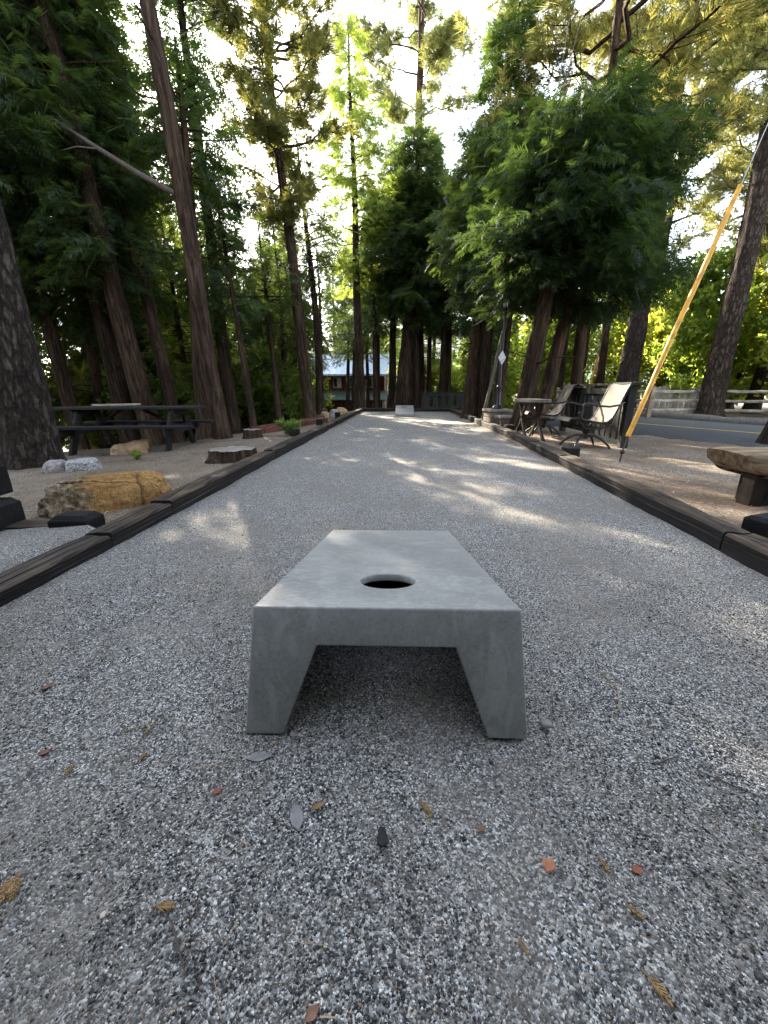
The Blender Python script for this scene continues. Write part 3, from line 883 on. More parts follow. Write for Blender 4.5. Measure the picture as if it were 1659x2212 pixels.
def crown_geo(kind, H, z0, Rm, seed, cl, nbr, dens, leaf, dead=6, shape=None, rad=None, gap=.0, twist=0.0):
    rg = np.random.default_rng(seed)
    paths = []; rads = []; P = []; D = []; S = []
    m = 7
    golden = 2.399963
    for i in range(nbr):
        rel = ((i + rg.random()) / nbr) ** (.9 if kind != 'pine' else .95)
        z = z0 + (H - z0) * rel * .985
        if shape: pr = float(np.interp(rel, shape[0], shape[1]))
        elif kind == 'cedar': pr = float(np.interp(rel, [0, .12, .3, .6, .85, 1], [.55, .9, 1, .72, .38, .10]))
        elif kind == 'pine': pr = float(np.interp(rel, [0, .2, .45, .75, 1], [.55, .95, 1, .75, .25]))
        else: pr = float(np.interp(rel, [0, .25, .6, .85, 1], [.6, 1, .95, .65, .3]))
        Lb = Rm * pr * (.50 + .68 * rg.random() ** 1.2); Lb = max(Lb, .18)
        if rg.random() < gap: Lb *= .35
        az = i * golden + rg.normal() * .5 + seed
        ux, uy = math.cos(az), math.sin(az)
        t = np.linspace(0, 1, m)
        if kind == 'cedar': rise = Lb * (.10 * t - .55 * t * t + .38 * t ** 3) * (1.1 - .9 * rel) + Lb * .55 * t * rel
        elif kind == 'pine': rise = Lb * ((-.10 + .65 * rel) * t + .20 * t * t)
        else: rise = Lb * ((.25 + .6 * rel) * t - .15 * t * t)
        bendl = rg.normal() * .25; rise = rise + rg.normal() * .16 * Lb * t
        c0 = cl(min(z, H * .995))
        px = c0.x + Lb * (ux * t - uy * bendl * t * t); py = c0.y + Lb * (uy * t + ux * bendl * t * t); pz = z + rise
        path = np.stack([px, py, pz], -1)
        if kind != 'cedar': path[1:-1] += rg.normal(size=(m - 2, 3)) * .035 * Lb
        rb = min(.05, .010 + .013 * Lb) * (1.25 if kind == 'pine' else 1)
        paths.append(path); rads.append(rb * (1 - .82 * t))
        ns = max(2, int(dens * Lb * (1.15 if kind == 'cedar' else 1)))
        if kind == 'cedar':
            tt = .18 + .82 * rg.random(ns) ** .75
            side = rg.choice([-1, 1], ns); off = rg.random(ns) * .34 * Lb * (1.15 - tt * .75)
            base = np.stack([np.interp(tt, t, path[:, k]) for k in range(3)], -1)
            lat = np.array([-uy, ux, 0.0]); out = np.array([ux, uy, 0.0])
            P.append(base + lat * (side * off)[:, None] + out * (off * .4)[:, None] + rg.normal(size=(ns, 3)) * np.array([.07, .07, .11]) + np.array([0, 0, -1.0]) * (off * .30)[:, None])
            d = out[None] * (.5 + .5 * rg.random((ns, 1))) + lat * (side * (.2 + .8 * rg.random(ns)))[:, None] + np.array([0, 0, -1.0]) * (.10 + 1.1 * rg.random((ns, 1)) - .5 * rel)
            D.append(d); S.append(leaf * (.65 + .6 * rg.random(ns)))
        elif kind == 'pine':
            # side twigs carrying needle tufts toward their ends
            nt = max(2, int(3 + Lb * 3.2))
            for q in range(nt):
                tb = .35 + .65 * (q + rg.random()) / nt
                b0 = np.array([np.interp(tb, t, path[:, k]) for k in range(3)])
                sd = 1 if q % 2 else -1
                dv = np.array([ux, uy, .25]) * (.5 + .5 * rg.random()) + np.array([-uy, ux, 0]) * sd * (.45 + .6 * rg.random()) + np.array([0, 0, rg.normal() * .25 + .1])
                lt = Lb * (.16 + .20 * rg.random()) * (1.2 - .5 * tb)
                e = b0 + dv * lt
                tw = np.linspace(0, 1, m)[:, None]
                paths.append(b0 + dv * lt * tw + np.array([0, 0, 1.0]) * (lt * .25) * tw * tw); rads.append(np.linspace(.010, .003, m))
                k_ = max(2, int(dens * .42 * (.5 + lt)))
                s_ = .35 + .65 * rg.random(k_)
                P.append(b0 + dv * lt * s_[:, None] + np.array([0, 0, 1.0]) * (lt * .25 * s_ * s_)[:, None] + rg.normal(size=(k_, 3)) * leaf * .35)
                D.append(dv[None] / np.linalg.norm(dv) + rg.normal(size=(k_, 3)) * .35 + np.array([0, 0, .25]))
                S.append(leaf * (.75 + .5 * rg.random(k_)))
        else:
            tt = .25 + .75 * rg.random(ns)
            base = np.stack([np.interp(tt, t, path[:, k]) for k in range(3)], -1)
            v = rg.normal(size=(ns, 3)); v /= np.linalg.norm(v, axis=1)[:, None]
            P.append(base + v * (rg.random(ns) ** .5 * .30 * Lb + .05)[:, None]); D.append(v + np.array([0, 0, .2])); S.append(leaf * (.7 + .6 * rg.random(ns)))
    # bare dead sticks under the crown
    for i in range(dead):
        z = z0 * (.45 + .55 * rg.random()) if i % 2 else z0 + rg.random() * (H - z0) * .25
        az = rg.random() * 6.28; Lb = (.3 + .9 * rg.random() ** 2) * min(1.6, Rm)
        t = np.linspace(0, 1, m); c0 = cl(z)
        path = np.stack([c0.x + Lb * math.cos(az) * t, c0.y + Lb * math.sin(az) * t, z - Lb * .35 * t * t * rg.random() + .1 * Lb * t], -1)
        path[2:] += rg.normal(size=(m - 2, 3)) * .03 * Lb
        paths.append(path); rads.append((.006 + .009 * Lb) * (1 - .85 * t))
    P = np.concatenate(P); D = np.concatenate(D); S = np.concatenate(S)
    Vl, Fl = scatter(kind if kind in TEMPL else 'broad', P, D, S, rg, .75 if kind != 'cedar' else .55)
    Vb, Fb = tubes_np(paths, rads)
    return Vl, Fl, Vb, Fb

TRIS = [0]
def make_tree(name, label, kind, loc, H, r0, z0, Rm, seed, nbr=80, dens=26, leaf=.42, lean=(0, 0), bark='bark_cedar', leafm='cedar', dead=6, group=None, sides=16, bend=.10, shape=None, gap=.0, cat='tree', step=.22, maxz=None):
    t = thing(name, label, cat, loc, 0, group)
    t.rotation_euler = (-lean[1], lean[0], 0)
    V, F, cl, rad = trunk_mesh(H, r0, 'pine' if bark == 'bark_pine' else 'cedar', seed, sides, step, bend, maxz)
    obj('trunk', mesh_np('trunk', V, F, M[bark], True), t)
    Vl, Fl, Vb, Fb = crown_geo(kind, H, z0, Rm, seed, cl, nbr, dens, leaf, dead, shape, rad, gap)
    tag(obj('branches', mesh_np('branches', Vb, Fb, M[bark if bark != 'bark_pine' else 'twig'], True), t), kind='stuff')
    obj('crown', mesh_np('crown', Vl, Fl, M[leafm]), t)
    TRIS[0] += len(Fl) + 2 * len(F) + 2 * len(Fb)
    return t

def gl(x, y): return (x, y, ground_z(x, y))
G1 = 'trunks and crowns behind the picnic table'
# left side, near
make_tree('pine_tree', 'thick grey plated pine trunk at the left frame edge', 'pine', gl(-4.86, 4.95), 18, .285, 9.5, 2.2, 101, nbr=26, dens=8, leaf=.26, lean=(.035, 0), bark='bark_pine', leafm='pine', sides=40, step=.10, bend=.05)
t2 = make_tree('pine_tree', 'tall reddish pine leaning left with a broken dead branch', 'pine', gl(-3.5, 7.6), 19, .14, 9.2, 1.7, 102, nbr=46, dens=11, leaf=.24, lean=(-.06, 0), bark='bark_red', leafm='pine', sides=24, step=.14, bend=.07, dead=12)
make_tree('cedar_tree', 'dark cedar directly behind the tall reddish pine', 'cedar', gl(-4.18, 8.3), 6.6, .175, 4.4, .75, 103, nbr=40, dens=30, leaf=.28, lean=(.04, 0), bark='bark_cedar', sides=22, step=.16, dead=12)
make_tree('cedar_tree', 'slim leaning cedar right of the picnic table middle', 'cedar', gl(-5.18, 9.0), 15, .135, 4.2, .85, 104, nbr=110, dens=34, leaf=.30, lean=(-.11, 0), sides=18)
make_tree('cedar_tree', 'stout ribbed cedar leaning left behind the picnic table', 'cedar', gl(-5.5, 8.6), 13.5, .205, 3.4, 1.5, 105, nbr=120, dens=40, leaf=.31, lean=(-.105, 0), sides=24, step=.16, dead=10)
make_tree('cedar_tree', 'brown cedar behind the left half of the picnic table', 'cedar', gl(-6.45, 9.2), 13.5, .20, 3.0, 1.8, 106, nbr=120, dens=40, leaf=.31, lean=(-.075, 0), sides=20, dead=10)
make_tree('cedar_tree', 'cedar trunk just right of the thick plated pine', 'cedar', gl(-7.5, 9.0), 14, .15, 3.4, 2.0, 107, nbr=120, dens=38, leaf=.33, lean=(-.045, 0), sides=18, dead=10)
make_tree('cedar_tree', 'thin nearly black cedar behind the table left end', 'cedar', gl(-7.9, 10.2), 14.5, .13, 4.0, 1.8, 108, nbr=105, dens=36, leaf=.33, lean=(.02, 0), dead=10)
make_tree('cedar_tree', 'big cedar filling the upper left corner', 'cedar', gl(-7.6, 6.9), 14, .24, 4.2, 2.3, 109, nbr=120, dens=38, leaf=.33, lean=(-.03, 0), dead=8)
make_tree('cedar_tree', 'dense dark cedar filling the gap right of the tall reddish pine', 'cedar', gl(-4.55, 10.7), 13.5, .15, 2.4, 1.15, 132, nbr=160, dens=38, leaf=.30, lean=(-.0, 0), dead=8, gap=.25)
# the broken branch that leans out of the reddish pine
mb = MB(); mb.tube([(-.02, -.02, 3.95), (-.6, -.05, 4.28), (-1.25, .05, 4.72), (-1.95, .1, 5.2), (-2.1, .1, 5.27)], [.045, .042, .037, .028, .02], 9)
mb.tube([(-1.25, .05, 4.72), (-1.5, -.1, 4.7), (-1.7, -.2, 4.62)], [.015, .011, .005], 5)
mb.build('dead_branch', M['twig'], t2, True)
# middle left
make_tree('cedar_tree', 'thin cedar stem right of the reddish pine', 'cedar', gl(-3.63, 9.6), 4.9, .08, 2.6, .7, 110, nbr=40, dens=20, leaf=.28, lean=(-.09, 0))
make_tree('cedar_tree', 'thin leaning cedar stem behind the small flat stump', 'cedar', gl(-3.5, 11.2), 4.9, .09, 2.6, .8, 111, nbr=44, dens=20, leaf=.28, lean=(-.06, 0))
make_tree('pine_tree', 'ragged topped pine left of centre with golden lower boughs', 'pine', gl(-2.63, 11.4), 12.6, .155, 4.6, 1.65, 112, nbr=92, dens=26, leaf=.25, lean=(-.062, 0), bark='bark_red', leafm='pine', sides=20, dead=14, bend=.06)
make_tree('cedar_tree', 'slim cedar beside the ragged topped pine', 'cedar', gl(-2.89, 14), 8.2, .145, 4.2, 1.05, 113, nbr=64, dens=20, leaf=.34, lean=(-.046, 0))
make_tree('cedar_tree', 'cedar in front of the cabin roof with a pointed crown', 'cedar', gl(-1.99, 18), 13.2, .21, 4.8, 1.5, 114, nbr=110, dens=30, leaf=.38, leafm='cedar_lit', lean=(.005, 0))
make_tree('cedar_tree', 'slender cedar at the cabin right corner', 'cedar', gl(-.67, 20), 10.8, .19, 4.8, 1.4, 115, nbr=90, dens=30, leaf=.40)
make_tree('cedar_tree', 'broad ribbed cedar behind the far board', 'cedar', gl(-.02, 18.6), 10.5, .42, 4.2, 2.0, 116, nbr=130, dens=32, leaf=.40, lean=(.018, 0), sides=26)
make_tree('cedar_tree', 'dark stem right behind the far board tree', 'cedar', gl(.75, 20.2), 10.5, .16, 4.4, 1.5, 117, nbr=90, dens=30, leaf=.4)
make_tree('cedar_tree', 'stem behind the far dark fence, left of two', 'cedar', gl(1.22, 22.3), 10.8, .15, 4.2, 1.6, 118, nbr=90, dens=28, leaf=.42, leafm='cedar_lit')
make_tree('cedar_tree', 'stem behind the far dark fence, right of two', 'cedar', gl(2.0, 20.4), 10, .22, 4.0, 1.7, 119, nbr=100, dens=28, leaf=.4, lean=(-.02, 0))
make_tree('pine_tree', 'very tall open pine against the white sky at centre', 'pine', gl(.75, 31), 40, .36, 16, 5.2, 120, nbr=64, dens=15, leaf=.55, bark='bark_red', leafm='pine_gold', sides=14, bend=.15, step=.5, dead=10)
# right side
make_tree('cedar_tree', 'leftmost ribbed cedar trunk of the clump by the grey wire guard', 'cedar', gl(1.99, 12.6), 7.2, .25, 3.2, 1.35, 121, nbr=90, dens=38, leaf=.30, lean=(.01, 0), sides=26, step=.16)
make_tree('cedar_tree', 'middle cedar of the clump with the tall narrow crown', 'cedar', gl(2.35, 12.3), 9.6, .15, 3.2, 1.35, 122, nbr=130, dens=40, leaf=.31, lean=(.02, 0), sides=20)
make_tree('cedar_tree', 'rightmost reddish cedar trunk of the clump behind the lamp post', 'cedar', gl(2.55, 11.8), 7.4, .16, 2.9, 1.35, 123, nbr=90, dens=38, leaf=.30, lean=(.03, 0), bark='bark_red', sides=20)
FULL = ([0, .12, .35, .7, .9, 1], [.5, .9, 1, .85, .5, .15])
make_tree('cedar_tree', 'dark furrowed trunk between lamp post and chairs', 'cedar', gl(2.42, 8.6), 5.3, .205, 2.75, 1.5, 124, nbr=115, dens=62, leaf=.24, lean=(.075, 0), bark='bark_cedar', leafm='cedar_shaded', sides=30, step=.14, bend=.05, dead=6, shape=FULL)
make_tree('cedar_tree', 'reddish cedar trunk right behind the chairs with wide dark crown', 'cedar', gl(3.06, 9.6), 5.5, .165, 2.45, 1.95, 125, nbr=150, dens=56, leaf=.25, lean=(.095, 0), bark='bark_red', leafm='cedar_shaded', sides=22, step=.16, dead=6, shape=FULL)
make_tree('pine_tree', 'golden needled pine rising above the dark crown by the chairs', 'pine', gl(4.75, 11.8), 15, .15, 5.4, 3.1, 133, nbr=66, dens=20, leaf=.29, lean=(-.01, 0), bark='bark_red', leafm='pine_gold', sides=18, step=.2, dead=6)
make_tree('pine_tree', 'sunlit edge pine trunk behind the dark fence panel', 'pine', gl(7.75, 15), 19, .33, 7.5, 3.0, 126, nbr=44, dens=13, leaf=.34, bark='bark_pine', leafm='pine_gold', sides=26, step=.2, bend=.05)
make_tree('pine_tree', 'large pine trunk beyond the road by the rail fence', 'pine', gl(9.0, 12.6), 20, .30, 6.5, 3.2, 127, nbr=54, dens=14, leaf=.32, lean=(-.02, 0), bark='bark_pine', leafm='pine_gold', sides=28, step=.18, bend=.08, dead=16)
make_tree('cedar_tree', 'dark trunk cut off by the right frame edge', 'cedar', gl(5.55, 6.25), 16, .19, 7.0, 1.8, 128, nbr=60, dens=18, leaf=.36, lean=(.07, 0), sides=18)
make_tree('cedar_tree', 'thin stem left of three behind the chairs', 'cedar', gl(7.3, 20), 11, .14, 6.2, 1.2, 129, nbr=70, dens=22, leaf=.46, leafm='cedar_lit')
make_tree('pine_tree', 'thin pine stem right of three behind the chairs', 'pine', gl(8.15, 18), 15, .18, 6.0, 2.0, 130, nbr=36, dens=11, leaf=.36, bark='bark_red', leafm='pine_gold')
make_tree('pine_tree', 'thin pine stem in the middle of three behind the chairs', 'pine', gl(9.2, 22.5), 17, .18, 6.5, 2.2, 131, nbr=36, dens=11, leaf=.4, bark='bark_red', leafm='pine_gold')

# forest behind: a few tree kinds, copied
def proto(*a, **k):
    return make_tree(*a, **k)
FOREST = [
    ('cedar_tree', 'dark forest cedar among the trunks', 'dark forest cedars', dict(kind='cedar', H=15, r0=.20, z0=2.6, Rm=2.0, nbr=120, dens=26, leaf=.40, leafm='cedar'), 201),
    ('cedar_tree', 'light green forest cedar among the trunks', 'light forest cedars', dict(kind='cedar', H=12, r0=.16, z0=1.6, Rm=1.9, nbr=96, dens=18, leaf=.42, leafm='cedar_lit'), 202),
    ('pine_tree', 'golden pine standing beyond the road', 'golden pines beyond the road', dict(kind='pine', H=17, r0=.22, z0=4.5, Rm=3.0, nbr=48, dens=13, leaf=.42, leafm='pine_gold', bark='bark_pine'), 203),
    ('leafy_tree', 'sunlit leafy tree beyond the road', 'sunlit leafy trees', dict(kind='broad', H=6.5, r0=.12, z0=.6, Rm=2.3, nbr=64, dens=20, leaf=.30, leafm='broad', bark='twig'), 204),
    ('leafy_bush', 'green understory bush among the trunks', 'understory bushes', dict(kind='broad', H=2.6, r0=.05, z0=.15, Rm=1.3, nbr=46, dens=34, leaf=.20, leafm='broad_shaded', bark='twig'), 205),
    ('slim_cedar', 'slim bare stemmed cedar behind the court', 'slim cedars behind the court', dict(kind='cedar', H=10, r0=.15, z0=3.9, Rm=1.4, nbr=90, dens=22, leaf=.33, leafm='cedar'), 206),
    ('added_shade_bush', 'unseen dark cedar bush added for shade', 'unseen cedar bushes added for shade', dict(kind='cedar', H=4.0, r0=.06, z0=.05, Rm=1.5, nbr=110, dens=34, leaf=.32, leafm='cedar'), 207),
]
spots = {
 0: [(-9.6, 12.6, 1.0), (-5.4, 14.2, .48), (-11.8, 16, 1.1), (-5.0, 18.4, .5), (-10.8, 20.5, .78), (-14.5, 14, 1.1), (-13.8, 22, 1.2), (-17, 18, 1.15), (-8.6, 27, .75), (-9.3, 14.6, .85), (-11.5, 10.4, 1.0), (-13.5, 10.8, 1.15), (-20, 34, 1.1), (-17, 37, 1.15), (-14, 33, 1.0), (-11.5, 36, 1.1), (-9, 33.5, 1.0), (-6.5, 38, 1.1), (-4.2, 36, 1.0), (-1.5, 39, 1.0), (3.2, 17.2, .5), (-9.8, 7.2, 1.05), (-3.2, -4.6, .7), (.6, -5.4, .75), (3.6, -4.2, .7), (-6.2, -3.2, .8), (6.8, -3, .8), (-1.4, -7.5, .9), (2.4, -7.8, .9), (-9.5, -.5, 1.0), (-12, 4.5, 1.1), (9.5, .5, .9)],  # cedars at negative y are added unseen to darken faces toward the camera
 1: [(-6.4, 12.0, .62), (-4.3, 16.2, .6), (-8.6, 15.6, .62), (-6.6, 20, .6), (-8.4, 23.5, .7), (-3.0, 38, 1.1), (.9, 27, 1.0), (1.8, 28, 1.0), (-9.9, 29, .8), (-13, 27, 1.2), (-17, 25, 1.3), (4.6, 33, .55), (-1.5, 34, .7), (-5, 34, .8)],
 2: [(12.5, 15.5, 1.0), (14.6, 19.5, 1.1), (17.0, 15.0, 1.1), (5.4, 31, .7), (14.5, 27, 1.2), (15.4, 10.8, 1.0), (20, 21, 1.3), (9, 36, 1.2)],
 3: [(10.5, 15.8, .75), (12.2, 13.0, .8), (13.0, 17.2, .8), (11.2, 19, .75), (8.6, 25, 1.0), (6.4, 29, 1.0), (15.2, 14.5, 1.0), (11.2, 10.6, .62), (4.6, 23.6, .8), (5.6, 36, .8), (3.0, 34, .7), (9.6, 30, 1.0), (12, 25, 1.1), (17, 18.5, 1.2), (14.2, 8.6, .8)],
 4: [(-6.6, 10.4, .8), (-8.6, 11.6, 1.0), (-9.0, 9.2, .9), (-5.6, 11.5, .8), (-4.6, 12.5, .9), (-4.4, 14.2, .8), (-7.2, 13.6, 1.2), (-10.6, 13.6, 1.3), (-6.2, 16.6, 1.2), (-9, 18.5, 1.4), (2.6, 23.6, .9), (3.8, 20.5, .8), (.9, 24.5, .9), (-12.5, 18, 1.4), (-11, 9, 1.0), (5.4, 26.5, 1.0), (11.9, 11.9, .7), (-8.2, 21, 1.4), (-6.3, 22.6, 1.3)],
 5: [(-4.9, 15.2, .66), (-3.9, 13.4, .6), (-5.9, 13.2, .75), (-3.4, 16.6, .68), (-2.7, 21.4, .8), (-1.5, 22.4, 1.1), (.3, 23, 1.05), (1.6, 18.9, .9), (-7.4, 19.6, .75), (2.9, 15.6, .75), (3.6, 19, .85), (-5.7, 24.4, .85), (-3.7, 26.2, .95), (-2.2, 24.6, .8), (-1.35, 19.0, .9), (.5, 18.2, .8), (-8.4, 12.9, .75), (-9.7, 16.5, .9)],
 6: [(-2.2, -2.6, 1.0), (.1, -3.0, 1.05), (2.4, -2.5, 1.0), (-4.4, -1.8, 1.0), (4.6, -1.6, 1.0), (-1.0, -4.2, 1.2), (1.4, -4.4, 1.2), (-6.2, -.4, 1.0), (6.2, -.2, 1.0)],  # bushes added out of view to shade the board front and its cavity
}
ORD = ['first', 'second', 'third', 'fourth', 'fifth', 'sixth', 'seventh', 'eighth', 'ninth', 'tenth', 'eleventh', 'twelfth', 'thirteenth', 'fourteenth', 'fifteenth', 'sixteenth', 'seventeenth', 'eighteenth', 'nineteenth', 'twentieth', 'twenty-first', 'twenty-second', 'twenty-third', 'twenty-fourth', 'twenty-fifth', 'twenty-sixth', 'twenty-seventh', 'twenty-eighth']
for k, (nm, lb, grp, kw, sd) in enumerate(FOREST):
    first = None
    seen = sorted([p for p in spots[k] if p[1] > 0 and abs(p[0] / p[1]) < 1.15], key=lambda p: p[0] / p[1])
    for i, (x, y, s) in enumerate(spots[k]):
        if first is None:
            first = make_tree(nm, lb, kw['kind'], (0, 0, 0), kw['H'], kw['r0'], kw['z0'], kw['Rm'], sd, nbr=kw['nbr'], dens=kw['dens'], leaf=kw['leaf'], leafm=kw['leafm'], bark=kw.get('bark', 'bark_cedar'), group=grp, sides=12, step=.3)
            t = first
        else:
            t = copy_tree(first)
        if (x, y, s) in seen:
            t['label'] = lb + ', ' + ORD[seen.index((x, y, s))] + ' of these from the left'; t['group'] = grp
        else:
            t['label'] = nm.replace('_', ' ') + ' outside the view, behind or beside the camera'; t['group'] = 'unseen ' + nm.replace('_', ' ').replace('bush', 'bushe') + 's'
        t.location = gl(x, y); sc = s * (.92 + .16 * random.random())
        t.scale = (sc, sc, sc * (.94 + .12 * random.random())); t.rotation_euler = (random.uniform(-.03, .03), random.uniform(-.03, .03), random.uniform(0, 6.28))
print('TREE TRIS', TRIS[0])
# ------------------------------------------------------------------ rocks and stumps
def rock_mesh(name, size, seed, mat, sub=5, rough=.24, boxy=.35, crack=None):
    bm = bmesh.new(); bmesh.ops.create_icosphere(bm, subdivisions=sub, radius=1)
    cl = bm.verts.layers.float.new('crack')
    for v in bm.verts:
        p = v.co.copy()
        q = Vector([math.copysign(abs(c) ** (1 - boxy), c) for c in p])
        n1 = fbm(p * 1.1 + Vector((seed, 0, 0)), 5) * rough + fbm(p * 4 + Vector((0, seed, 0)), 4) * rough * .22
        q *= 1 + n1 + rough * .12 * fbm(p * 11 + Vector((seed, seed, 0)), 3)
        if crack:
            k = crack(p)
            q *= 1 - .06 * k; v[cl] = k
        v.co = Vector((q.x * size[0], q.y * size[1], q.z * size[2]))
    for f in bm.faces: f.smooth = True
    me = bpy.data.meshes.new(name); bm.to_mesh(me); bm.free(); me.materials.append(mat)
    return me
def rock(x, y, size, seed, mat, label, rz=0, sink=.35, name='rock', tilt=0, **kw):
    o = obj(name, rock_mesh(name, size, seed, M[mat], **kw), None, (x, y, ground_z(x, y) + size[2] * (1 - 2 * sink)))
    o.rotation_euler = (0, tilt, rz)
    return tag(o, label, 'rock', kw.get('group'))
n = NT('orange_sandstone')
v = n.co()
a = n.noise(v, 4, 6, .62); b = n.noise(v, 26, 5, .7)
col = n.ramp(a, [(.3, (.20, .095, .030)), (.5, (.36, .19, .065)), (.7, (.46, .28, .115))])
col = n.mix(.35, col, n.ramp(b, [(.32, (.10, .055, .025)), (.55, (.34, .20, .08)), (.72, (.58, .46, .30))]))
sx = n.n('SeparateXYZ'); n.L(v, sx.inputs[0])
gm = n.ramp(n.math('ADD', sx.outputs[0], n.math('MULTIPLY', n.noise(v, 7, 4), .5)), [(.02, 1), (.13, 0)])
gcol = n.ramp(b, [(.34, (.05, .04, .028)), (.5, (.20, .155, .10)), (.68, (.46, .42, .34))])
col = n.mix(n.math('MULTIPLY', gm, .85), col, gcol)
at_ = n.n('Attribute', attribute_name='crack')
col = n.mix(n.math('MULTIPLY', at_.outputs['Fac'], .9), col, (.035, .025, .016))
sp_ = n.ramp(n.noise(v, 70, 4, .75), [(.30, .55), (.5, 1.0), (.72, 1.35)])
col = n.mix(1.0, col, sp_, 'MULTIPLY')
M['sandstone'] = n.done(col, .92, n.bump(n.noise(v, 60, 6, .75), .8, .012, n.bump(b, .9, .03)), .15)
def bcrack(p):
    d1 = abs(p.x - .28 + .20 * p.z * p.z + .10 * math.sin(p.y * 4)) ; k1 = max(0, 1 - d1 / .035)
    d2 = abs(p.z - .62 + .35 * (p.x + .2) + .06 * math.sin(p.x * 9)); k2 = max(0, 1 - d2 / .03) if p.x < .28 else 0
    d3 = abs(p.z - .30 + .7 * (p.x - .28) + .05 * math.sin(p.x * 12)); k3 = max(0, 1 - d3 / .026) if .28 < p.x < .8 else 0
    return max(k1, k2, k3) if p.y < .35 else 0
o = obj('boulder', rock_mesh('boulder', (.385, .155, .16), 5.2, M['sandstone'], sub=6, rough=.16, boxy=.34, crack=bcrack), None, (-2.02, 2.58, .07))
o.rotation_euler = (-.15, .06, R(50))
tag(o, 'cracked orange sandstone boulder beside the left edging', 'boulder')
rock(-3.80, 4.50, (.17, .13, .095), 3, 'granite', 'white speckled granite rock at the foot of the plated pine', .3)
rock(-4.10, 4.44, (.12, .10, .10), 8, 'grey_rock', 'small rounded grey rock between pine trunk and white rock', .1)
rock(-4.22, 5.95, (.26, .12, .13), 12, 'tan_rock', 'slanted tan rock under the picnic table', .5, tilt=-.25)
rock(-2.22, 12.75, (.14, .14, .16), 15, 'granite', 'white rock behind the dark stake, middle of three', .3, sink=.25)
rock(-2.42, 12.3, (.13, .12, .14), 18, 'tan_rock', 'pinkish rock left of the white rock', .8, sink=.25)
rock(-2.12, 13.5, (.22, .16, .17), 22, 'tan_rock', 'tan rounded rock right of the white rock', 1.0, sink=.25)
rock(-2.7, 12.4, (.14, .1, .1), 25, 'red_board', 'low brown rock by the path light', 1.0)

def stump(x, y, r, h, seed, label, name='tree_stump', sx=1.0, rz=0):
    t = thing(name, label, 'stump', gl(x, y), rz)
    N = 48; V = []; F = []
    def rr(a, z):
        return r * (1 + .14 * noise.noise((math.cos(a) * 1.6 + seed, math.sin(a) * 1.6, 0)) + .08 * noise.noise((math.cos(a) * 6 + seed, math.sin(a) * 6, z * 3)) + .22 * max(0, 1 - (z + .02) / h) ** 2)
    lv = [-.06, 0, h * .35, h * .7, h]
    for z in lv:
        for k in range(N):
            a = 2 * math.pi * k / N
            zz = z + (.03 * h + .02 * noise.noise((math.cos(a) * 2, math.sin(a) * 2, seed)) if z == h else 0)
            q = rr(a, z)
            V.append((math.cos(a) * q * sx, math.sin(a) * q, zz))
    for i in range(len(lv) - 1):
        for k in range(N):
            k2 = (k + 1) % N; F.append((i * N + k, i * N + k2, (i + 1) * N + k2, (i + 1) * N + k))
    mb = MB(); mb.add(V, F); mb.build('bark', M['bark_red'], t, True)
    V = [(0, 0, h * 1.02)]; F = []
    for j, s in enumerate((.35, .7, .985)):
        for k in range(N):
            a = 2 * math.pi * k / N; q = rr(a, h) * s
            V.append((math.cos(a) * q * sx, math.sin(a) * q, h * 1.02 + .006 * noise.noise((math.cos(a) * q * 30, math.sin(a) * q * 30, seed)) + (.02 * noise.noise((math.cos(a) * 2, math.sin(a) * 2, seed)) if j == 2 else 0)))
    for k in range(N):
        k2 = (k + 1) % N; F.append((0, 1 + k, 1 + k2))
        for j in range(2): F.append((1 + j * N + k, 1 + (j + 1) * N + k, 1 + (j + 1) * N + k2, 1 + j * N + k2))
    mb = MB(); mb.add(V, F); mb.build('cut_face', M['stump_top'], t)
    return t
stump(-2.03, 4.62, .27, .115, 4, 'wide low sawn tree stump beside the left edging', sx=.95, rz=.3)
stump(-2.78, 7.25, .16, .15, 9, 'small pale topped stump near the red edged path')
# ------------------------------------------------------------------ red edged path, weeds, path light
for i, (p, q, lb) in enumerate([((-2.95, 8.05), (-2.0, 10.4), 'red stained edging board on the near side of the gravel strip'), ((-3.3, 8.6), (-2.3, 11.6), 'red stained edging board on the far side of the gravel strip')]):
    mb = MB(); mb.bar((*p, ground_z(*p) + .05), (*q, ground_z(*q) + .05), .05, .14, bev=.006)
    tag(mb.build('edging_board', M['red_board']), lb, 'edging', 'red edging boards')
Vp = [(-2.93, 8.1, .0), (-3.25, 8.62, .0), (-2.33, 11.5, .0), (-2.02, 10.4, .0)]
Vp = [(x, y, ground_z(x, y) + .075) for x, y, z in Vp]
me = bpy.data.meshes.new('gravel_strip'); me.from_pydata(Vp, [], [(0, 1, 2, 3)]); me.materials.append(M['gravel'])
tag(obj('gravel_strip', me), kind='structure')

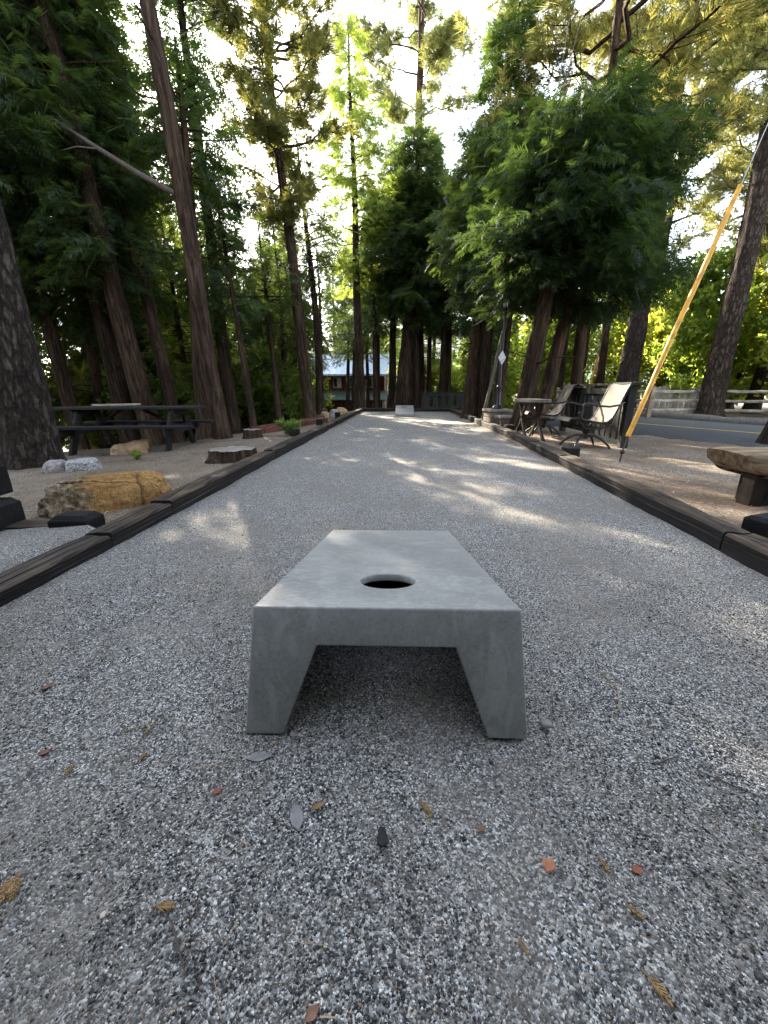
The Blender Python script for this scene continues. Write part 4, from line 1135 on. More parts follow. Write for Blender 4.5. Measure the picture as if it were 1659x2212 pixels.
def weed(x, y, h, ns, sp, seed, label, name='weed', leaf=.07, z=None):
    rg = np.random.default_rng(seed)
    t = thing(name, label, 'plant', (x, y, ground_z(x, y) if z is None else z))
    paths = []; rads = []; P = []; D = []
    for i in range(ns):
        a = rg.random() * 6.28; e = sp * (.3 + .9 * rg.random()); H = h * (.6 + .5 * rg.random())
        u = np.linspace(0, 1, 6)
        path = np.stack([math.cos(a) * e * u ** 1.5, math.sin(a) * e * u ** 1.5, H * (u - .18 * u * u)], -1)
        paths.append(path); rads.append(np.linspace(.005, .002, 6))
        m_ = 9
        s = .2 + .8 * rg.random(m_)
        P.append(np.stack([np.interp(s, u, path[:, k]) for k in range(3)], -1)); D.append(rg.normal(size=(m_, 3)) + np.array([math.cos(a) * .6, math.sin(a) * .6, .3]))
    P = np.concatenate(P); D = np.concatenate(D)
    Vl, Fl = scatter('broad', P, D, leaf * (.7 + .6 * rg.random(len(P))), rg)
    Vb, Fb = tubes_np(paths, rads)
    obj('stems', mesh_np('stems', Vb, Fb, M['weed']), t); obj('leaves', mesh_np('leaves', Vl, Fl, M['weed']), t)
weed(-2.1, 7.25, .34, 12, .26, 5, 'green weed growing over the stake block behind the left edging', leaf=.085)
weed(-3.62, 5.2, .10, 7, .08, 6, 'tiny green seedling in the dirt in front of the table', leaf=.045)
t = thing('path_light', 'small mushroom shaped path light behind the left edging', 'light', gl(-2.55, 12.7))
MB().lathe([(.012, 0), (.012, .26)], 8).build('stem', M['lamp_black'], t)
MB().lathe([(.02, .25), (.085, .255), (.08, .275), (.05, .30), (.01, .31)], 16).build('cap', M['lamp_black'], t, True)

# ------------------------------------------------------------------ picnic table
t = thing('picnic_table', 'dark stained wooden picnic table with attached benches', 'picnic table', (-4.40, 6.42, ground_z(-4.40, 6.42) - .01), math.atan2(.17, .985))
HT = .70; LT = 2.1
for i in range(5):
    mb = MB(); yy = (i - 2) * .148
    mb.box((0 + random.uniform(-.015, .015), yy, HT - .02 + random.uniform(-.002, .002)), (LT, .138, .038), bev=.004); mb.build('top_plank', M['table_wood'], t)
for s in (-1, 1):
    for j in range(2):
        mb = MB(); mb.box((random.uniform(-.015, .015), s * (.60 + .145 * (j - .5)), .415), (LT, .135, .038), bev=.004); mb.build('bench_plank', M['table_wood'], t)
for sx in (-1, 1):
    X = sx * .68
    for s in (-1, 1):
        MB().bar((X, s * .62, -.03), (X, s * .235, HT - .05), .045, .13, up=(0, 1, 0), bev=.004).build('leg', M['table_wood'], t)
    MB().bar((X + sx * .045, -.76, .355), (X + sx * .045, .76, .355), .04, .125, bev=.004).build('bench_beam', M['table_wood'], t)
    MB().bar((X + sx * .045, -.34, HT - .085), (X + sx * .045, .34, HT - .085), .04, .088, bev=.004).build('top_beam', M['table_wood'], t)
    MB().bar((X - sx * .01, 0, .36), (X - sx * .52, 0, HT - .05), .04, .085, up=(0, 1, 0), bev=.004).build('brace', M['table_wood'], t)
    for s in (-1, 1):
        mbx = MB()
        for q in (-.03, .03):
            mbx.lathe([(.008, 0), (.008, .006)], 8, (X + sx * .066, s * (.47 + q), .36))
        # bolts
mb = MB(); mb.bar((-.75, .30, HT + .012), (-.05, .42, HT + .02), .09, .03, bev=.004)
o = mb.build('loose_board', M['rail_wood'], None); o.location = t.location; o.rotation_euler = t.rotation_euler
tag(o, 'weathered loose board lying on the back of the picnic table', 'board')

# ------------------------------------------------------------------ log bench on the right
t = thing('log_bench', 'thick weathered log slab bench at the right frame edge', 'bench', (2.78, 2.92, .02), R(2))
def slab():
    L = 1.5; N = 40; ring = 16; V = []; F = []
    for i in range(N + 1):
        u = i / N; x = -.56 + L * u
        e = min(1, (u * L + .012) / .16) ** .55
        for k in range(ring):
            a = 2 * math.pi * k / ring
            cy, cz = math.cos(a), math.sin(a)
            yy = math.copysign(abs(cy) ** .45, cy) * .235; zz = math.copysign(abs(cz) ** .5, cz) * .088
            if cz > 0: zz = zz * (.90 + .10 * e); e2 = e
            under = .055 * (1 - e) if cz < 0 else 0
            ns = 1 + .06 * noise.noise((x * 3, cy * 3, cz * 3)) + .05 * noise.noise((x * 1.5, cy * 9, cz * 14))
            V.append((x + (.10 * (1 - cz) * .5 if u < .08 else 0), yy * (0.72 + .28 * e) * ns, .285 + zz * (ns if cz < .3 else 1) + under * 1.0))
    for i in range(N):
        for k in range(ring):
            k2 = (k + 1) % ring; F.append((i * ring + k, i * ring + k2, (i + 1) * ring + k2, (i + 1) * ring + k))
    F.append(tuple(reversed(range(ring)))); F.append(tuple(range(N * ring, (N + 1) * ring)))
    return MB().add(V, F)
slab().build('slab', M['bench_wood'], t, True)
for X in (-.38, .62):
    MB().box((X, -.10, .095), (.085, .13, .25), bev=.012).build('leg', M['block_brown'], t)
MB().box((.13, -.03, .095), (.92, .22, .235), bev=.008).build('stretcher_or_shade_panel', M['block'], t)  # black panel standing in for the shaded recess under the slab

# ------------------------------------------------------------------ sling chairs, side table, dark fence panel
n = NT('tan_sling_fabric')
v = n.co()
wv = n.n('TexWave', i_Scale=160.0); n.L(v, wv.inputs['Vector'])
c = n.ramp(n.noise(v, 6, 4), [(.3, (.10, .084, .068)), (.7, (.15, .127, .103))])
M['sling'] = n.done(c, .8, n.bump(wv.outputs['Fac'], .2, .002), .25)
def sling_chair(loc, rz, label):
    t = thing('sling_chair', label, 'chair', loc, rz, 'swivel sling chairs beside the court')
    # local +x is the way the sitter faces; profile from knee edge to curled top
    prof = [(.36, .372), (.345, .402), (.28, .415), (.15, .392), (.02, .365), (-.08, .352), (-.15, .365), (-.205, .42), (-.25, .52), (-.30, .66), (-.345, .79), (-.375, .85), (-.41, .872), (-.45, .866), (-.47, .845)]
    W = .245
    V = []; F = []
    N = len(prof)
    for i, (x, z) in enumerate(prof):
        d = Vector((prof[min(i + 1, N - 1)][0] - prof[max(i - 1, 0)][0], 0, prof[min(i + 1, N - 1)][1] - prof[max(i - 1, 0)][1])).normalized()
        nn = Vector((-d.z, 0, d.x)) * .004
        for j in range(9):
            y = -W + 2 * W * j / 8; sag = -.018 * (1 - (y / W) ** 2) * (1 if 1 < i < N - 3 else .2)
            nrm = Vector((-d.z, 0, d.x))
            p = Vector((x, y, z)) - nrm * sag
            V.append(p + nn)
        for j in range(9):
            V.append(V[i * 18 + j] - nn * 2)
    for i in range(N - 1):
        for j in range(8):
            a = i * 18 + j; b = (i + 1) * 18 + j
            F.append((a, a + 1, b + 1, b)); F.append((a + 9, b + 9, b + 10, a + 10))
        F.append((i * 18, (i + 1) * 18, (i + 1) * 18 + 9, i * 18 + 9)); F.append((i * 18 + 8, i * 18 + 17, (i + 1) * 18 + 17, (i + 1) * 18 + 8))
    MB().add(V, F).build('sling', M['sling'], t, True)
    for s in (-1, 1):
        MB().tube([(x, s * (W + .012), z) for x, z in prof], .013, 8).build('side_rail', M['iron'], t, True)
        # arm: scroll at the front, sweeping back to the back rail
        arm = [(.235, .395), (.245, .45), (.225, .50), (.20, .545), (.215, .595), (.255, .615), (.285, .60), (.29, .572)]
        y = s * (W + .05)
        A = [(.12, .375), (.20, .40), (.235, .45), (.215, .52), (.225, .575), (.20, .605), (.12, .60), (0, .575), (-.12, .565), (-.24, .585), (-.325, .62)]
        MB().tube([(x, y if 1 < k < 10 else s * (W + .015), z) for k, (x, z) in enumerate(A)], [.010] * 2 + [.012] * 4 + [.014] * 4 + [.011], 8).build('arm', M['iron'], t, True)
        sc = [(.225 + .035 * math.cos(a) * (1 - a / 9), y, .475 + .035 * math.sin(a) * (1 - a / 9)) for a in np.linspace(0, 7, 16)]
        MB().tube(sc, .006, 6).build('scroll', M['iron'], t, True)
        MB().tube([(-.24, s * (W + .012), .50), (-.20, s * (W + .03), .33), (-.10, s * .16, .275), (.10, s * .16, .28), (.2, s * (W), .36)], .011, 7).build('under_rail', M['iron'], t, True)
    MB().tube([(-.43, -W, .855), (-.43, W, .855)], .012, 8).build('head_bar', M['iron'], t, True)
    MB().tube([(.345, -W, .375), (.345, W, .375)], .012, 8).build('front_bar', M['iron'], t, True)
    MB().box((0, 0, .272), (.26, .34, .02), bev=.004).build('seat_plate', M['iron'], t)
    MB().lathe([(.04, .12), (.035, .19), (.05, .205), (.055, .245), (.04, .262)], 16).build('swivel', M['iron'], t, True)
    for k in range(4):
        a = R(45 + 90 * k); u = Vector((math.cos(a), math.sin(a), 0))
        pts = [u * .03 + Vector((0, 0, .16)), u * .12 + Vector((0, 0, .165)), u * .22 + Vector((0, 0, .125)), u * .30 + Vector((0, 0, .06)), u * .345 + Vector((0, 0, .008))]
        MB().tube(pts, [.018, .018, .017, .016, .014], 8).build('base_leg', M['iron'], t, True)
    return t
sling_chair((2.56, 5.85, .02), math.pi + .02, 'nearer tan sling chair with dark iron scroll arms')
sling_chair((2.52, 7.55, .02), math.pi - .04, 'farther tan sling chair partly behind the side table')

t = thing('side_table', 'narrow side table with stone top on crossed legs between the chairs', 'table', (2.06, 6.85, .02), 0)
M['dark_brown'] = mat_wood('dark_brown_wood', (.014, .010, .007), (.035, .025, .018), (.07, .05, .036))
M['table_stone'] = mat_plain('tan_stone_top', (.12, .10, .08), .8, var=.5, scale=18, bumps=.4)
ov = [(.20 * math.copysign(abs(math.cos(a)) ** .7, math.cos(a)), .62 * math.copysign(abs(math.sin(a)) ** .7, math.sin(a))) for a in np.linspace(0, 2 * math.pi, 28, endpoint=False)]
MB().prism(ov, (0, 0, .60), (1, 0, 0), (0, 1, 0), (0, 0, .04)).build('table_top', M['table_stone'], t)
MB().prism([(x * .9, y * .94) for x, y in ov], (0, 0, .575), (1, 0, 0), (0, 1, 0), (0, 0, .0245)).build('apron', M['fence_wood'], t)
for s in (-1, 1):
    for q in (-1, 1):
        pts = [(q * .13, -s * .16, .58), (q * .13, -s * .05, .42), (q * .13, s * .07, .26), (q * .13, s * .25, .10), (q * .13, s * .42, -.01)]
        mb = MB()
        for a, b in zip(pts[:-1], pts[1:]):
            mb.bar(a, b, .03, .055, up=(0, 1, 0))
        mb.build('leg', M['dark_brown'], t)
MB().bar((-.13, 0, .33), (.13, 0, .33), .03, .04).build('stretcher_or_shade_panel', M['dark_brown'], t)

def slat_fence(name, label, p0, p1, H, nsl, lean=0.0, cap=.16, cat='fence', swd=.85, thick=.02, posts=True, z=None):
    p0 = Vector((*p0, 0)); p1 = Vector((*p1, 0)); d = p1 - p0; L = d.length
    t = thing(name, label, cat, (p0.x, p0.y, .02 if z is None else z), math.atan2(d.y, d.x))
    rg = random.Random(5)
    for i in range(nsl):
        w = L / nsl
        MB().box((w * (i + .5) + rg.uniform(-.008, .008), 0, .06 + (H - .14) / 2 + .03), (w * swd, thick, H - .16), bev=.002).build('slat', M['fence_wood'], t)
    MB().box((L / 2, -.03, .15), (L - .1, .04, .09), bev=.003).build('rail', M['fence_wood'], t)
    MB().box((L / 2, -.03, H - .11), (L - .1, .04, .09), bev=.003).build('rail', M['fence_wood'], t)
    MB().box((L / 2, .03, H - .09), (L - .1, .03, .10), bev=.003).build('rail', M['fence_wood'], t)
    if posts:
        for x in (.0, L):
            MB().box((x, 0, H / 2 - .06), (.10, .10, H + .05), bev=.004).build('post', M['fence_wood'], t)
    MB().box((L / 2, 0, H - .002), (L + .26, cap, .035), bev=.003).build('cap_rail', M['fence_wood'], t)
    return t
slat_fence('slat_fence', 'dark stained slat fence panel behind the sling chairs', (3.02, 5.72), (3.10, 8.15), .86, 13, swd=.80)
slat_fence('slat_fence', 'black slat railing at the far end of the court', (.78, 17.6), (2.45, 17.6), .78, 5, swd=.62, z=-.03)

# ------------------------------------------------------------------ guy wires with guards
def guard(name, label, base, a, b, top, r, mat, rod=True):
    t = thing(name, label, 'guy wire', base)
    base = Vector(base); a = Vector(a); b = Vector(b); top = Vector(top)
    d = (b - a).normalized(); side = d.cross(Vector((0, 0, 1))).normalized()
    N = 14; pts = [a + (b - a) * i / N + side * .004 * math.sin(i * .8) for i in range(N + 1)]
    MB().tube([p - base for p in pts], r, 12).build('guard_tube', M[mat], t, True)
    if rod:
        MB().tube([(0, 0, -.1), a * .5 + base * .5 - base, a - base + d * .1], .010, 7).build('anchor_rod', M['steel'], t, True)
        MB().lathe([(.022, -.02), (.026, .0), (.022, .02)], 8, a * .45 - base * .45).build('clamp', M['steel'], t)
    MB().tube([b - base - d * .05, (b + top) / 2 - base, top - base], .0045, 5).build('wire', M['wire'], t)
    return t
t = guard('guy_wire', 'steel guy wire in a bright yellow plastic guard beside the fence panel', (2.383, 4.533, .0), (2.47, 4.60, .30), (3.50, 5.20, 2.86), (5.3, 6.28, 7.4), .025, 'yellow_plastic')
t = guard('guy_wire', 'pair of guy wires in a weathered grey guard leaning by the cedar clump', (1.93, 10.35, .0), (1.93, 10.3, .05), (2.17, 9.6, 2.3), (2.13, 6.6, 5.35), .038, 'grey_guard', rod=False)
MB().tube([(.25, -.8, 2.4), (.33, -2.2, 3.9), (.13, -3.4, 5.4)], .004, 5).build('wire', M['wire'], t)
t = guard('guy_wire', 'thin yellow wire guard far behind the chairs beside a pine stem', (7.2, 16.9, .0), (7.2, 16.9, .05), (7.55, 17.2, 2.0), (8.1, 17.6, 5.0), .04, 'yellow_plastic', rod=False)

# ------------------------------------------------------------------ lamp post on block pillar
def block_mat(name, c0, c1):
    n = NT(name); v = n.co(); oi = n.n('ObjectInfo')
    a = n.noise(v, 20, 5, .7)
    col = n.ramp(a, [(.3, c0), (.7, c1)])
    tint = n.ramp(oi.outputs['Random'], [(0, (.7, .68, .66)), (.5, (1, 1, 1)), (1, (1.25, 1.12, 1.0))])
    return n.done(n.mix(1.0, col, tint, 'MULTIPLY'), .92, n.bump(a, .7, .01), .2)
M['paver'] = block_mat('split_face_block', (.085, .068, .055), (.20, .165, .135))
M['paver_cap'] = block_mat('pillar_cap_stone', (.15, .135, .115), (.27, .245, .215))
def pillar(loc, w, courses, ch, label, rz=0):
    t = thing('block_pillar', label, 'pillar', loc, rz, 'block pillars under the lamp')
    for c in range(courses):
        z = ch * c + ch / 2
        for i in range(2):
            x = (i - .5) * w / 2
            if c % 2 == 0:
                MB().box((x, 0, z), (w / 2 - .008, w, ch - .008), bev=.008).build('block', M['paver'], t)
            else:
                MB().box((0, x, z), (w, w / 2 - .008, ch - .008), bev=.008).build('block', M['paver'], t)
    MB().box((0, 0, courses * ch + .028), (w + .06, w + .06, .055), bev=.008).build('cap', M['paver_cap'], t)
pillar((2.04, 9.2, .01), .46, 3, .115, 'square block pillar carrying the lamp post', .15)
pillar((2.11, 8.75, .01), .27, 2, .115, 'smaller block pillar in front of the lamp pillar', .15)
t = thing('lamp_post', 'black lamp post with glass lantern on the block pillar', 'street lamp', (2.04, 9.2, .411))
MB().lathe([(.125, 0), (.125, .02), (.115, .03), (.105, .06), (.075, .085), (.070, .11), (.062, .20), (.055, .34), (.050, .44), (.058, .455), (.056, .475), (.044, .49)], 20).build('base', M['lamp_black'], t, True)
MB().lathe([(.040, .48), (.034, 1.2), (.030, 1.86), (.045, 1.875), (.045, 1.90), (.030, 1.915), (.030, 1.95), (.06, 1.97), (.055, 1.985)], 16).build('pole', M['lamp_black'], t, True)
MB().lathe([(.055, 1.985), (.095, 2.0), (.095, 2.015), (.05, 2.02)], 20).build('lantern_base', M['lamp_black'], t, True)
g_ = MB().lathe([(.085, 2.02), (.095, 2.10), (.095, 2.22), (.075, 2.275), (.03, 2.30)], 16); g_.build('glass', M['glass'], t, True)
for k in range(6):
    a = k * math.pi / 3; u = Vector((math.cos(a), math.sin(a), 0))
    MB().tube([u * .09 + Vector((0, 0, 2.015)), u * .102 + Vector((0, 0, 2.10)), u * .102 + Vector((0, 0, 2.22)), u * .08 + Vector((0, 0, 2.283)), u * .02 + Vector((0, 0, 2.312))], .005, 5).build('cage_bar', M['lamp_black'], t)
for z, r_ in ((2.10, .102), (2.2, .103)):
    MB().tube([(r_ * math.cos(a), r_ * math.sin(a), z) for a in np.linspace(0, 2 * math.pi, 17)], .004, 5, cap=False).build('cage_ring', M['lamp_black'], t)
MB().lathe([(.012, 2.0), (.012, 2.06), (.028, 2.10), (.032, 2.14), (.02, 2.18), (.006, 2.19)], 12).build('bulb', M['fascia'], t, True)
MB().prism([(-.10, 0), (0, -.14), (.10, 0), (0, .14)], (-.0, -.075, 1.05), (.9, .43, 0), (0, 0, 1), (-.002, .004, 0)).build('diamond_sign', M['white_reflector'], t)

# ------------------------------------------------------------------ parked car
def car(loc, rz):
    t = thing('parked_car', 'white parked car far off behind the lamp pillar', 'car', loc, rz)
    side = [(-2.2, .42), (-2.25, .75), (-2.1, .98), (-1.25, 1.05), (-.55, 1.55), (.2, 1.66), (1.35, 1.62), (2.0, 1.15), (2.2, 1.0), (2.25, .5), (2.15, .32), (1.85, .32), (1.78, .52), (1.6, .68), (1.35, .70), (1.12, .62), (1.0, .42), (.96, .30), (-.96, .30), (-1.0, .42), (-1.12, .62), (-1.35, .70), (-1.6, .68), (-1.78, .52), (-1.85, .32)]
    bm = bmesh.new(); n_ = len(side); rows = []
    for y, k in ((-.9, 0), (-.82, 1), (.82, 1), (.9, 0)):
        r_ = []
        for x, z in side:
            sh = max(0, (z - 1.0)) * .22
            yy = y - math.copysign(sh, y)
            r_.append(bm.verts.new((x * (1.0 if k else .985), yy, z if (k or z > 1) else z)))
        rows.append(r_)
    for a, b in zip(rows[:-1], rows[1:]):
        for i in range(n_): bm.faces.new((a[i], a[(i + 1) % n_], b[(i + 1) % n_], b[i]))
    bm.faces.new(rows[0]); bm.faces.new(list(reversed(rows[-1])))
    bmesh.ops.recalc_face_normals(bm, faces=bm.faces)
    me = bpy.data.meshes.new('body'); bm.to_mesh(me); bm.free(); me.materials.append(M['car_paint'])
    me.polygons.foreach_set('use_smooth', np.ones(len(me.polygons), bool)); me.set_sharp_from_angle(angle=R(35))
    obj('body', me, t)
    for s in (-1, 1):
        y = s * .90; yt = s * (.9 - .12)
        for poly in ([(-.95, 1.08), (-.5, 1.48), (.1, 1.56), (.1, 1.08)], [(.18, 1.08), (.18, 1.57), (1.2, 1.54), (1.55, 1.15)]):
            V = [(x, s * (.906 - .005 - max(0, z - 1.0) * .22), z) for x, z in poly]
            V = V + [(x, y_ - s * .02, z) for x, y_, z in V]
            MB().add(V, [(0, 1, 2, 3), (7, 6, 5, 4), (0, 4, 5, 1), (1, 5, 6, 2), (2, 6, 7, 3), (3, 7, 4, 0)]).build('side_window', M['car_glass'], t)
        MB().box((-2.2, s * .66, .80), (.12, .36, .16), bev=.03).build('headlight', M['headlight'], t)
        MB().box((-.85, s * .98, 1.10), (.12, .16, .12), bev=.03).build('mirror', M['car_paint'], t)
        for x in (-1.4, 1.4):
            w = MB().lathe([(.20, -.1), (.33, -.1), (.36, -.06), (.36, .06), (.33, .1), (.20, .1)], 24)
            o = w.build('wheel', M['tyre'], t, True); o.location = (x, s * .80, .36); o.rotation_euler = (math.pi / 2, 0, 0)
            MB().lathe([(.05, -.06), (.215, -.09), (.215, .09), (.05, .06)], 16).build('rim', M['rim'], o, True)
    V = [(-1.2, -.72, 1.10), (-1.2, .72, 1.10), (-.60, .66, 1.535), (-.60, -.66, 1.535)]
    V = [(x - .015, y, z + .015) for x, y, z in V] + [(x + .02, y, z - .02) for x, y, z in V]
    MB().add(V, [(0, 1, 2, 3), (7, 6, 5, 4), (0, 4, 5, 1), (1, 5, 6, 2), (2, 6, 7, 3), (3, 7, 4, 0)]).build('windscreen', M['car_glass'], t)
    MB().box((-2.235, 0, .55), (.06, 1.3, .22), bev=.02).build('grille', M['lamp_black'], t)
car((4.75, 25.2, ground_z(4.75, 25.2) + .02), R(62))

# ------------------------------------------------------------------ split rail fence, plank enclosure, sign kiosk beyond the road
t = thing('rail_fence', 'weathered three rail split rail fence beyond the road', 'fence', (0, 0, 0))
fp = [(6.55, 16.2), (7.35, 12.65), (8.95, 13.1), (10.6, 12.0), (12.0, 9.7)]
fp = [(5.9, 16.4), (7.25, 12.6), (8.72, 12.9), (10.15, 11.6), (11.6, 9.0)]
for i, (x, y) in enumerate(fp):
    lean = .16 if i == 2 else .0
    MB().bar((x, y, -.1), (x + lean * .9, y, .92), .12, .12, up=(0, 1, 0), bev=.01).build('post', M['post_wood'], t)
for i in range(len(fp) - 1):
    a, b = fp[i], fp[i + 1]
    for z in (.26, .52, .78):
        N = 8; mb = MB()
        pts = [(a[0] + (b[0] - a[0]) * k / N, a[1] + (b[1] - a[1]) * k / N - .03, z + .012 * noise.noise((k * .7 + i * 9, z * 7, 0)) - .01 * math.sin(k / N * math.pi)) for k in range(N + 1)]
        mb.tube(pts, [.042 + .008 * noise.noise((k * 1.3, i * 5 + z * 9, 2)) for k in range(N + 1)], 6)
        mb.build('rail', M['rail_wood'], t, False)
t = thing('plank_enclosure', 'bleached vertical plank bin enclosure behind the rail fence', 'enclosure', (9.6, 15.2, 0), R(-20))
for i in range(9):
    MB().box((-.75 + i * .185, 0, .44 + .02 * (i % 3)), (.168, .03, .90 + .04 * (i % 3)), bev=.003).build('plank', M['plank_wood'], t)
for z in (.2, .75): MB().box((0, .035, z), (1.7, .04, .09)).build('batten', M['plank_wood'], t)
for x in (-.86, .95): MB().box((x, .03, .45), (.10, .10, .98), bev=.004).build('post', M['post_wood'], t)
t = thing('plank_kiosk', 'pale plank kiosk with black cap at the right frame edge', 'kiosk', (12.35, 11.9, 0), R(-40))
for i in range(6):
    MB().box((-.45 + i * .18, 0, .80), (.165, .04, 1.6), bev=.003).build('plank', M['plank_wood'], t)
MB().box((0, .0, 1.68), (1.5, .5, .10), bev=.02).build('cap', M['lamp_black'], t)
for x in (-.6, .6): MB().box((x, .0, .8), (.09, .09, 1.62), bev=.004).build('post', M['post_wood'], t)

# ------------------------------------------------------------------ cabin
t = thing('cabin', 'red board cabin with pale metal roof seen between the trunks', 'cabin', (-4.6, 30.0, 0))
zb = -1.5
MB().box((0, 2.5, (1.95 + zb) / 2), (6.2, 5.0, 1.95 - zb)).build('wall', M['cabin_wall'], t)
for i in range(31):
    MB().box((-3.0 + i * .2, -.012, (1.95 + zb) / 2), (.03, .03, 1.95 - zb - .02)).build('batten', M['cabin_wall'], t)
rf = MB().prism([(-.5, 1.86), (2.5, 3.42), (5.5, 1.86), (5.5, 1.94), (2.5, 3.50), (-.5, 1.94)], (-3.35, 0, 0), (0, 1, 0), (0, 0, 1), (6.7, 0, 0)).build('roof', M['roof_metal'], t)
sl = Vector((0, 3.0, 1.56)).normalized(); nr = Vector((0, -1.56, 3.0)).normalized()
for i in range(17):
    x = -3.3 + i * .4125
    MB().bar(Vector((x, -.5, 1.945)) + nr * .012, Vector((x, 2.5, 3.505)) + nr * .012, .03, .035, up=tuple(nr)).build('seam', M['roof_metal'], rf)
MB().bar((3.37, -.52, 1.90), (3.37, 2.5, 3.47), .04, .20, up=(0, 0, 1)).build('fascia', M['fascia'], rf)
MB().box((0, -.53, 1.885), (6.7, .03, .12)).build('gutter', M['trim'], rf)
lr = MB().prism([(-1.7, .18), (-.03, .78), (-.03, .84), (-1.7, .24)], (-3.2, 0, 0), (0, 1, 0), (0, 0, 1), (6.5, 0, 0)).build('porch_roof', M['roof_green'], t)
for i in range(14):
    x = -3.1 + i * .48
    MB().bar((x, -1.7, .255), (x, -.03, .855), .025, .03).build('seam', M['roof_green'], lr)
for x in (-3.0, -1.0, 1.1, 3.1): MB().box((x, -1.55, (.2 + zb) / 2), (.12, .12, .2 - zb), bev=.005).build('porch_post', M['trim'], t)
for x, w_ in ((-1.9, .6), (-.3, .6), (1.05, 1.0), (2.2, .6)):
    f = MB().box((x, -.03, 1.38), (w_, .06, .72)).build('window', M['trim'], t)
    MB().box((x - w_ * .22, -.066, 1.38), (w_ * .38, .012, .60)).build('pane', M['window_glass'], f)
    MB().box((x + w_ * .22, -.066, 1.38), (w_ * .38, .012, .60)).build('blind', M['curtain'], f)
MB().box((1.6, -.03, -.55), (.85, .05, 1.9)).build('door', M['trim'], t)

# ------------------------------------------------------------------ fallen bits on the gravel
M['leaf_brown'] = mat_plain('dry_brown_leaf', (.16, .085, .055), .8, var=.4, scale=60)
M['leaf_grey'] = mat_plain('grey_dry_leaf', (.20, .19, .19), .7, var=.3, scale=40)
M['leaf_red'] = mat_plain('red_brown_leaf', (.22, .075, .045), .8, var=.3, scale=60)
M['bark_chip'] = mat_plain('orange_bark_chip', (.36, .15, .08), .85, var=.25, scale=60)
M['black_chip'] = mat_plain('charred_chip', (.01, .01, .01), .7)
M['sprig'] = mat_plain('dry_cedar_sprig', (.20, .125, .055), .85, var=.4, scale=80)
M['straw'] = mat_plain('dry_needle', (.26, .20, .12), .85, var=.3, scale=40)
def curl_leaf(x, y, L, w, rz, mat, label, curl=.3, h=.006, name='fallen_leaf', cat='leaf'):
    V = []; F = []; N = 8; K = 5
    for i in range(N + 1):
        u = i / N; ww = w * math.sin(math.pi * min(.98, max(.03, u)) ** .8) * (1 + .18 * noise.noise((u * 5 + x * 40, y * 31, 0)))
        for j in range(K):
            v_ = (j / (K - 1) - .5) * 2
            z = curl * L * (.25 * (u - .5) ** 2 + .12 * v_ * v_) + .06 * L * noise.noise((u * 3 + x * 30, v_ + y * 30, 1))
            V.append(((u - .5) * L, v_ * ww / 2, z + h))
    for i in range(N):
        for j in range(K - 1): F.append((i * K + j, i * K + j + 1, (i + 1) * K + j + 1, (i + 1) * K + j))
    n0 = len(V); V2 = [(a, b, c - .0012) for a, b, c in V]
    mb = MB(); mb.add(V, F); mb.add(V2, [tuple(reversed(f)) for f in F])
    o = mb.build(name, M[mat], None, True, (x, y, court_z(x, y))); o.rotation_euler = (0, 0, rz)
    return tag(o, label, cat)
curl_leaf(-.195, .548, .058, .024, 2.0, 'leaf_grey', 'grey dry leaf lying below the board on the left', .5)
curl_leaf(-.155, .566, .03, .012, .5, 'sprig', 'tan cedar scrap beside the grey dry leaf', .3)
o = obj('charred_chip', rock_mesh('charred_chip', (.016, .008, .005), 31, M['black_chip'], sub=3, rough=.5, boxy=.3), None, (-.030, .515, .008)); o.rotation_euler = (.2, .1, 1.75)
tag(o, 'black charred chip below the board middle', 'chip')
o = obj('bark_chip', rock_mesh('bark_chip', (.0105, .0085, .0032), 36, M['bark_chip'], sub=3, rough=.35, boxy=.5), None, (.255, .486, .010)); o.rotation_euler = (.25, .15, .2)
tag(o, 'orange bark chip on the right below the board', 'chip')
curl_leaf(-.109, .303, .022, .014, .8, 'leaf_brown', 'brown leaf at the bottom frame edge', .5)
curl_leaf(-.367, .588, .018, .012, .6, 'leaf_red', 'small red brown leaf left below the board leg', .5)
curl_leaf(-.794, .658, .028, .016, .4, 'leaf_brown', 'small brown leaf far left of the board leg', .5)
curl_leaf(.412, .50, .020, .014, .4, 'leaf_red', 'tiny red leaf right of the orange chip', .5)
curl_leaf(.154, .553, .018, .013, 2.2, 'leaf_brown', 'tiny brown leaf left of the orange chip', .5)
curl_leaf(-.972, .86, .03, .018, 1.2, 'leaf_brown', 'brown leaf in the gravel near the left timber', .4)
curl_leaf(-.31, .674, .06, .022, .12, 'leaf_grey', 'flat grey flake in front of the board left foot', .1, .003)
def sprig(x, y, L, rz, label, seed, dense=1):
    L = L * .78
    rg = random.Random(seed); mb = MB()
    for d_ in range(dense):
        a0 = (d_ - (dense - 1) / 2) * .35
        ca, sa = math.cos(a0), math.sin(a0)
        def P(u, v, z): return (u * ca - v * sa, u * sa + v * ca, z)
        mb.tube([P(0, 0, .004), P(L * .5, L * .03, .007), P(L, -.02 * L, .004)], [.0014, .0011, .0006], 4)
        for k in range(6):
            u = L * (.25 + .12 * k)
            for s in (-1, 1):
                q = L * .26 * (1.1 - .11 * k) * rg.uniform(.6, 1.1)
                mb.tube([P(u, 0, .006), P(u + q * .8, s * q * .5, .008), P(u + q * 1.25, s * q * .55, .004)], [.0016, .0015, .0006], 4)
    o = mb.build('cedar_sprig', M['sprig'], None, False, (x, y, court_z(x, y))); o.rotation_euler = (0, 0, rz)
    return tag(o, label, 'sprig', 'dry cedar sprigs on the gravel')
sprig(-.635, .435, .062, -1.4, 'bushy brown cedar sprig at the left frame edge', 1, 3)
sprig(-.385, .398, .05, .05, 'flat tan cedar sprig lower left on the gravel', 2)
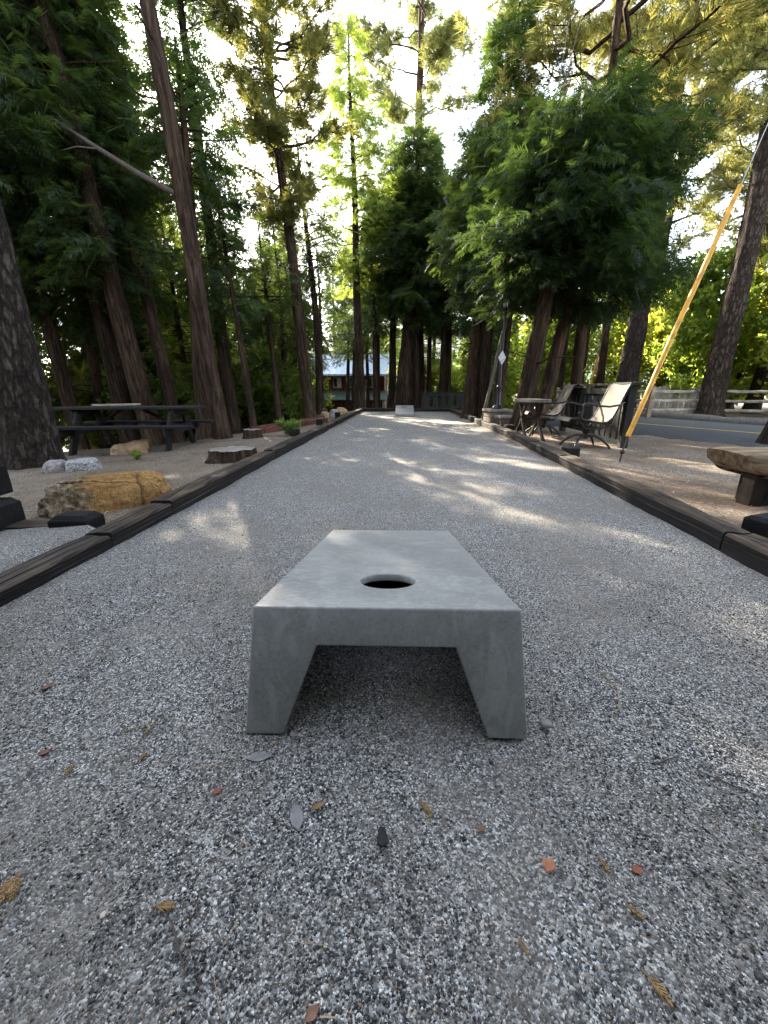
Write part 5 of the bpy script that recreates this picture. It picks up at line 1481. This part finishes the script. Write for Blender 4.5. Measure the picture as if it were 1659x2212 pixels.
sprig(.04, .60, .055, -1.0, 'slender cedar sprig just below the board middle right', 3)
sprig(.352, .515, .035, -1.3, 'small forked cedar sprig right of the sunlit spot', 4)
sprig(.345, .37, .055, -1.0, 'long cedar sprig near the bottom right', 5)
sprig(.362, .445, .035, -.9, 'short cedar sprig above the bottom right sprig', 6)
sprig(.19, .37, .03, 2.0, 'broken cedar sprig near the bottom centre right', 7)
sprig(-.705, .635, .04, -1.4, 'tan cedar sprig left of the board, lowest of three', 8)
sprig(-.612, .72, .035, 1.2, 'tan cedar sprig left of the board, topmost of three', 9)
sprig(-.588, .66, .035, 1.3, 'tan cedar sprig left of the board, rightmost of three', 10)
def twig(pts, r, mat, label, name='fallen_twig'):
    mb = MB(); mb.tube([(x, y, court_z(x, y) + z) for x, y, z in pts], r, 5)
    tag(mb.build(name, M[mat], None, True), label, 'twig')
twig([(-.345, .384, .006), (-.318, .355, .009), (-.29, .325, .005)], [.0018, .0016, .001], 'twig', 'brown twig at the lower left of the gravel')
twig([(.578, 1.024, .004), (.59, .93, .008), (.56, .86, .004), (.52, .84, .004)], [.0018, .0018, .0015, .001], 'straw', 'long bent pine needle right of the board')
twig([(-.665, .72, .004), (-.63, .75, .007), (-.59, .775, .004)], [.0015, .0015, .001], 'straw', 'straight pine needle left of the board foot')
twig([(.555, .70, .004), (.59, .715, .006), (.625, .73, .004)], [.0018, .0016, .001], 'twig', 'short dark twig right of the board foot')
twig([(.65, .70, .004), (.69, .66, .006), (.72, .637, .004)], [.0016, .0016, .001], 'twig', 'dark straight twig at the right frame edge')
o = obj('pebble', rock_mesh('pebble', (.014, .010, .008), 3, M['grey_rock'], sub=2), None, (.353, .795, .006))
tag(o, 'smooth grey pebble beside the board right foot', 'pebble')

# fine dry needles fallen on the gravel, too small to count
rg = np.random.default_rng(77); n_ = 420
cy = .2 + 4.5 * rg.random(n_) ** 1.5; cx = (rg.random(n_) * 2 - 1) * np.minimum(1.45, .35 + cy)
kk = np.array([noise.noise((a * 1.7, b * 1.7, 9)) > .02 for a, b in zip(cx, cy)]); cx, cy = cx[kk], cy[kk]; n_ = len(cx)
aa = rg.random(n_) * 6.283; LL = .008 + .02 * rg.random(n_); ww = .0005 + .0005 * rg.random(n_)
zz = np.array([court_z(a, b) for a, b in zip(cx, cy)]) + .005
d_ = np.stack([np.cos(aa), np.sin(aa), (rg.random(n_) - .5) * .2], -1) * LL[:, None]; s_ = np.stack([-np.sin(aa), np.cos(aa), np.zeros(n_)], -1) * ww[:, None]
p_ = np.stack([cx, cy, zz], -1)
Vn = np.stack([p_ - d_ - s_, p_ - d_ + s_, p_ + d_ + s_, p_ + d_ - s_], 1).reshape(-1, 3)
o = obj('dry_needles', mesh_np('dry_needles', Vn, np.arange(n_ * 4).reshape(-1, 4), M['litter']))
tag(o, 'fine dry needles scattered over the gravel court', 'needles', kind='stuff')
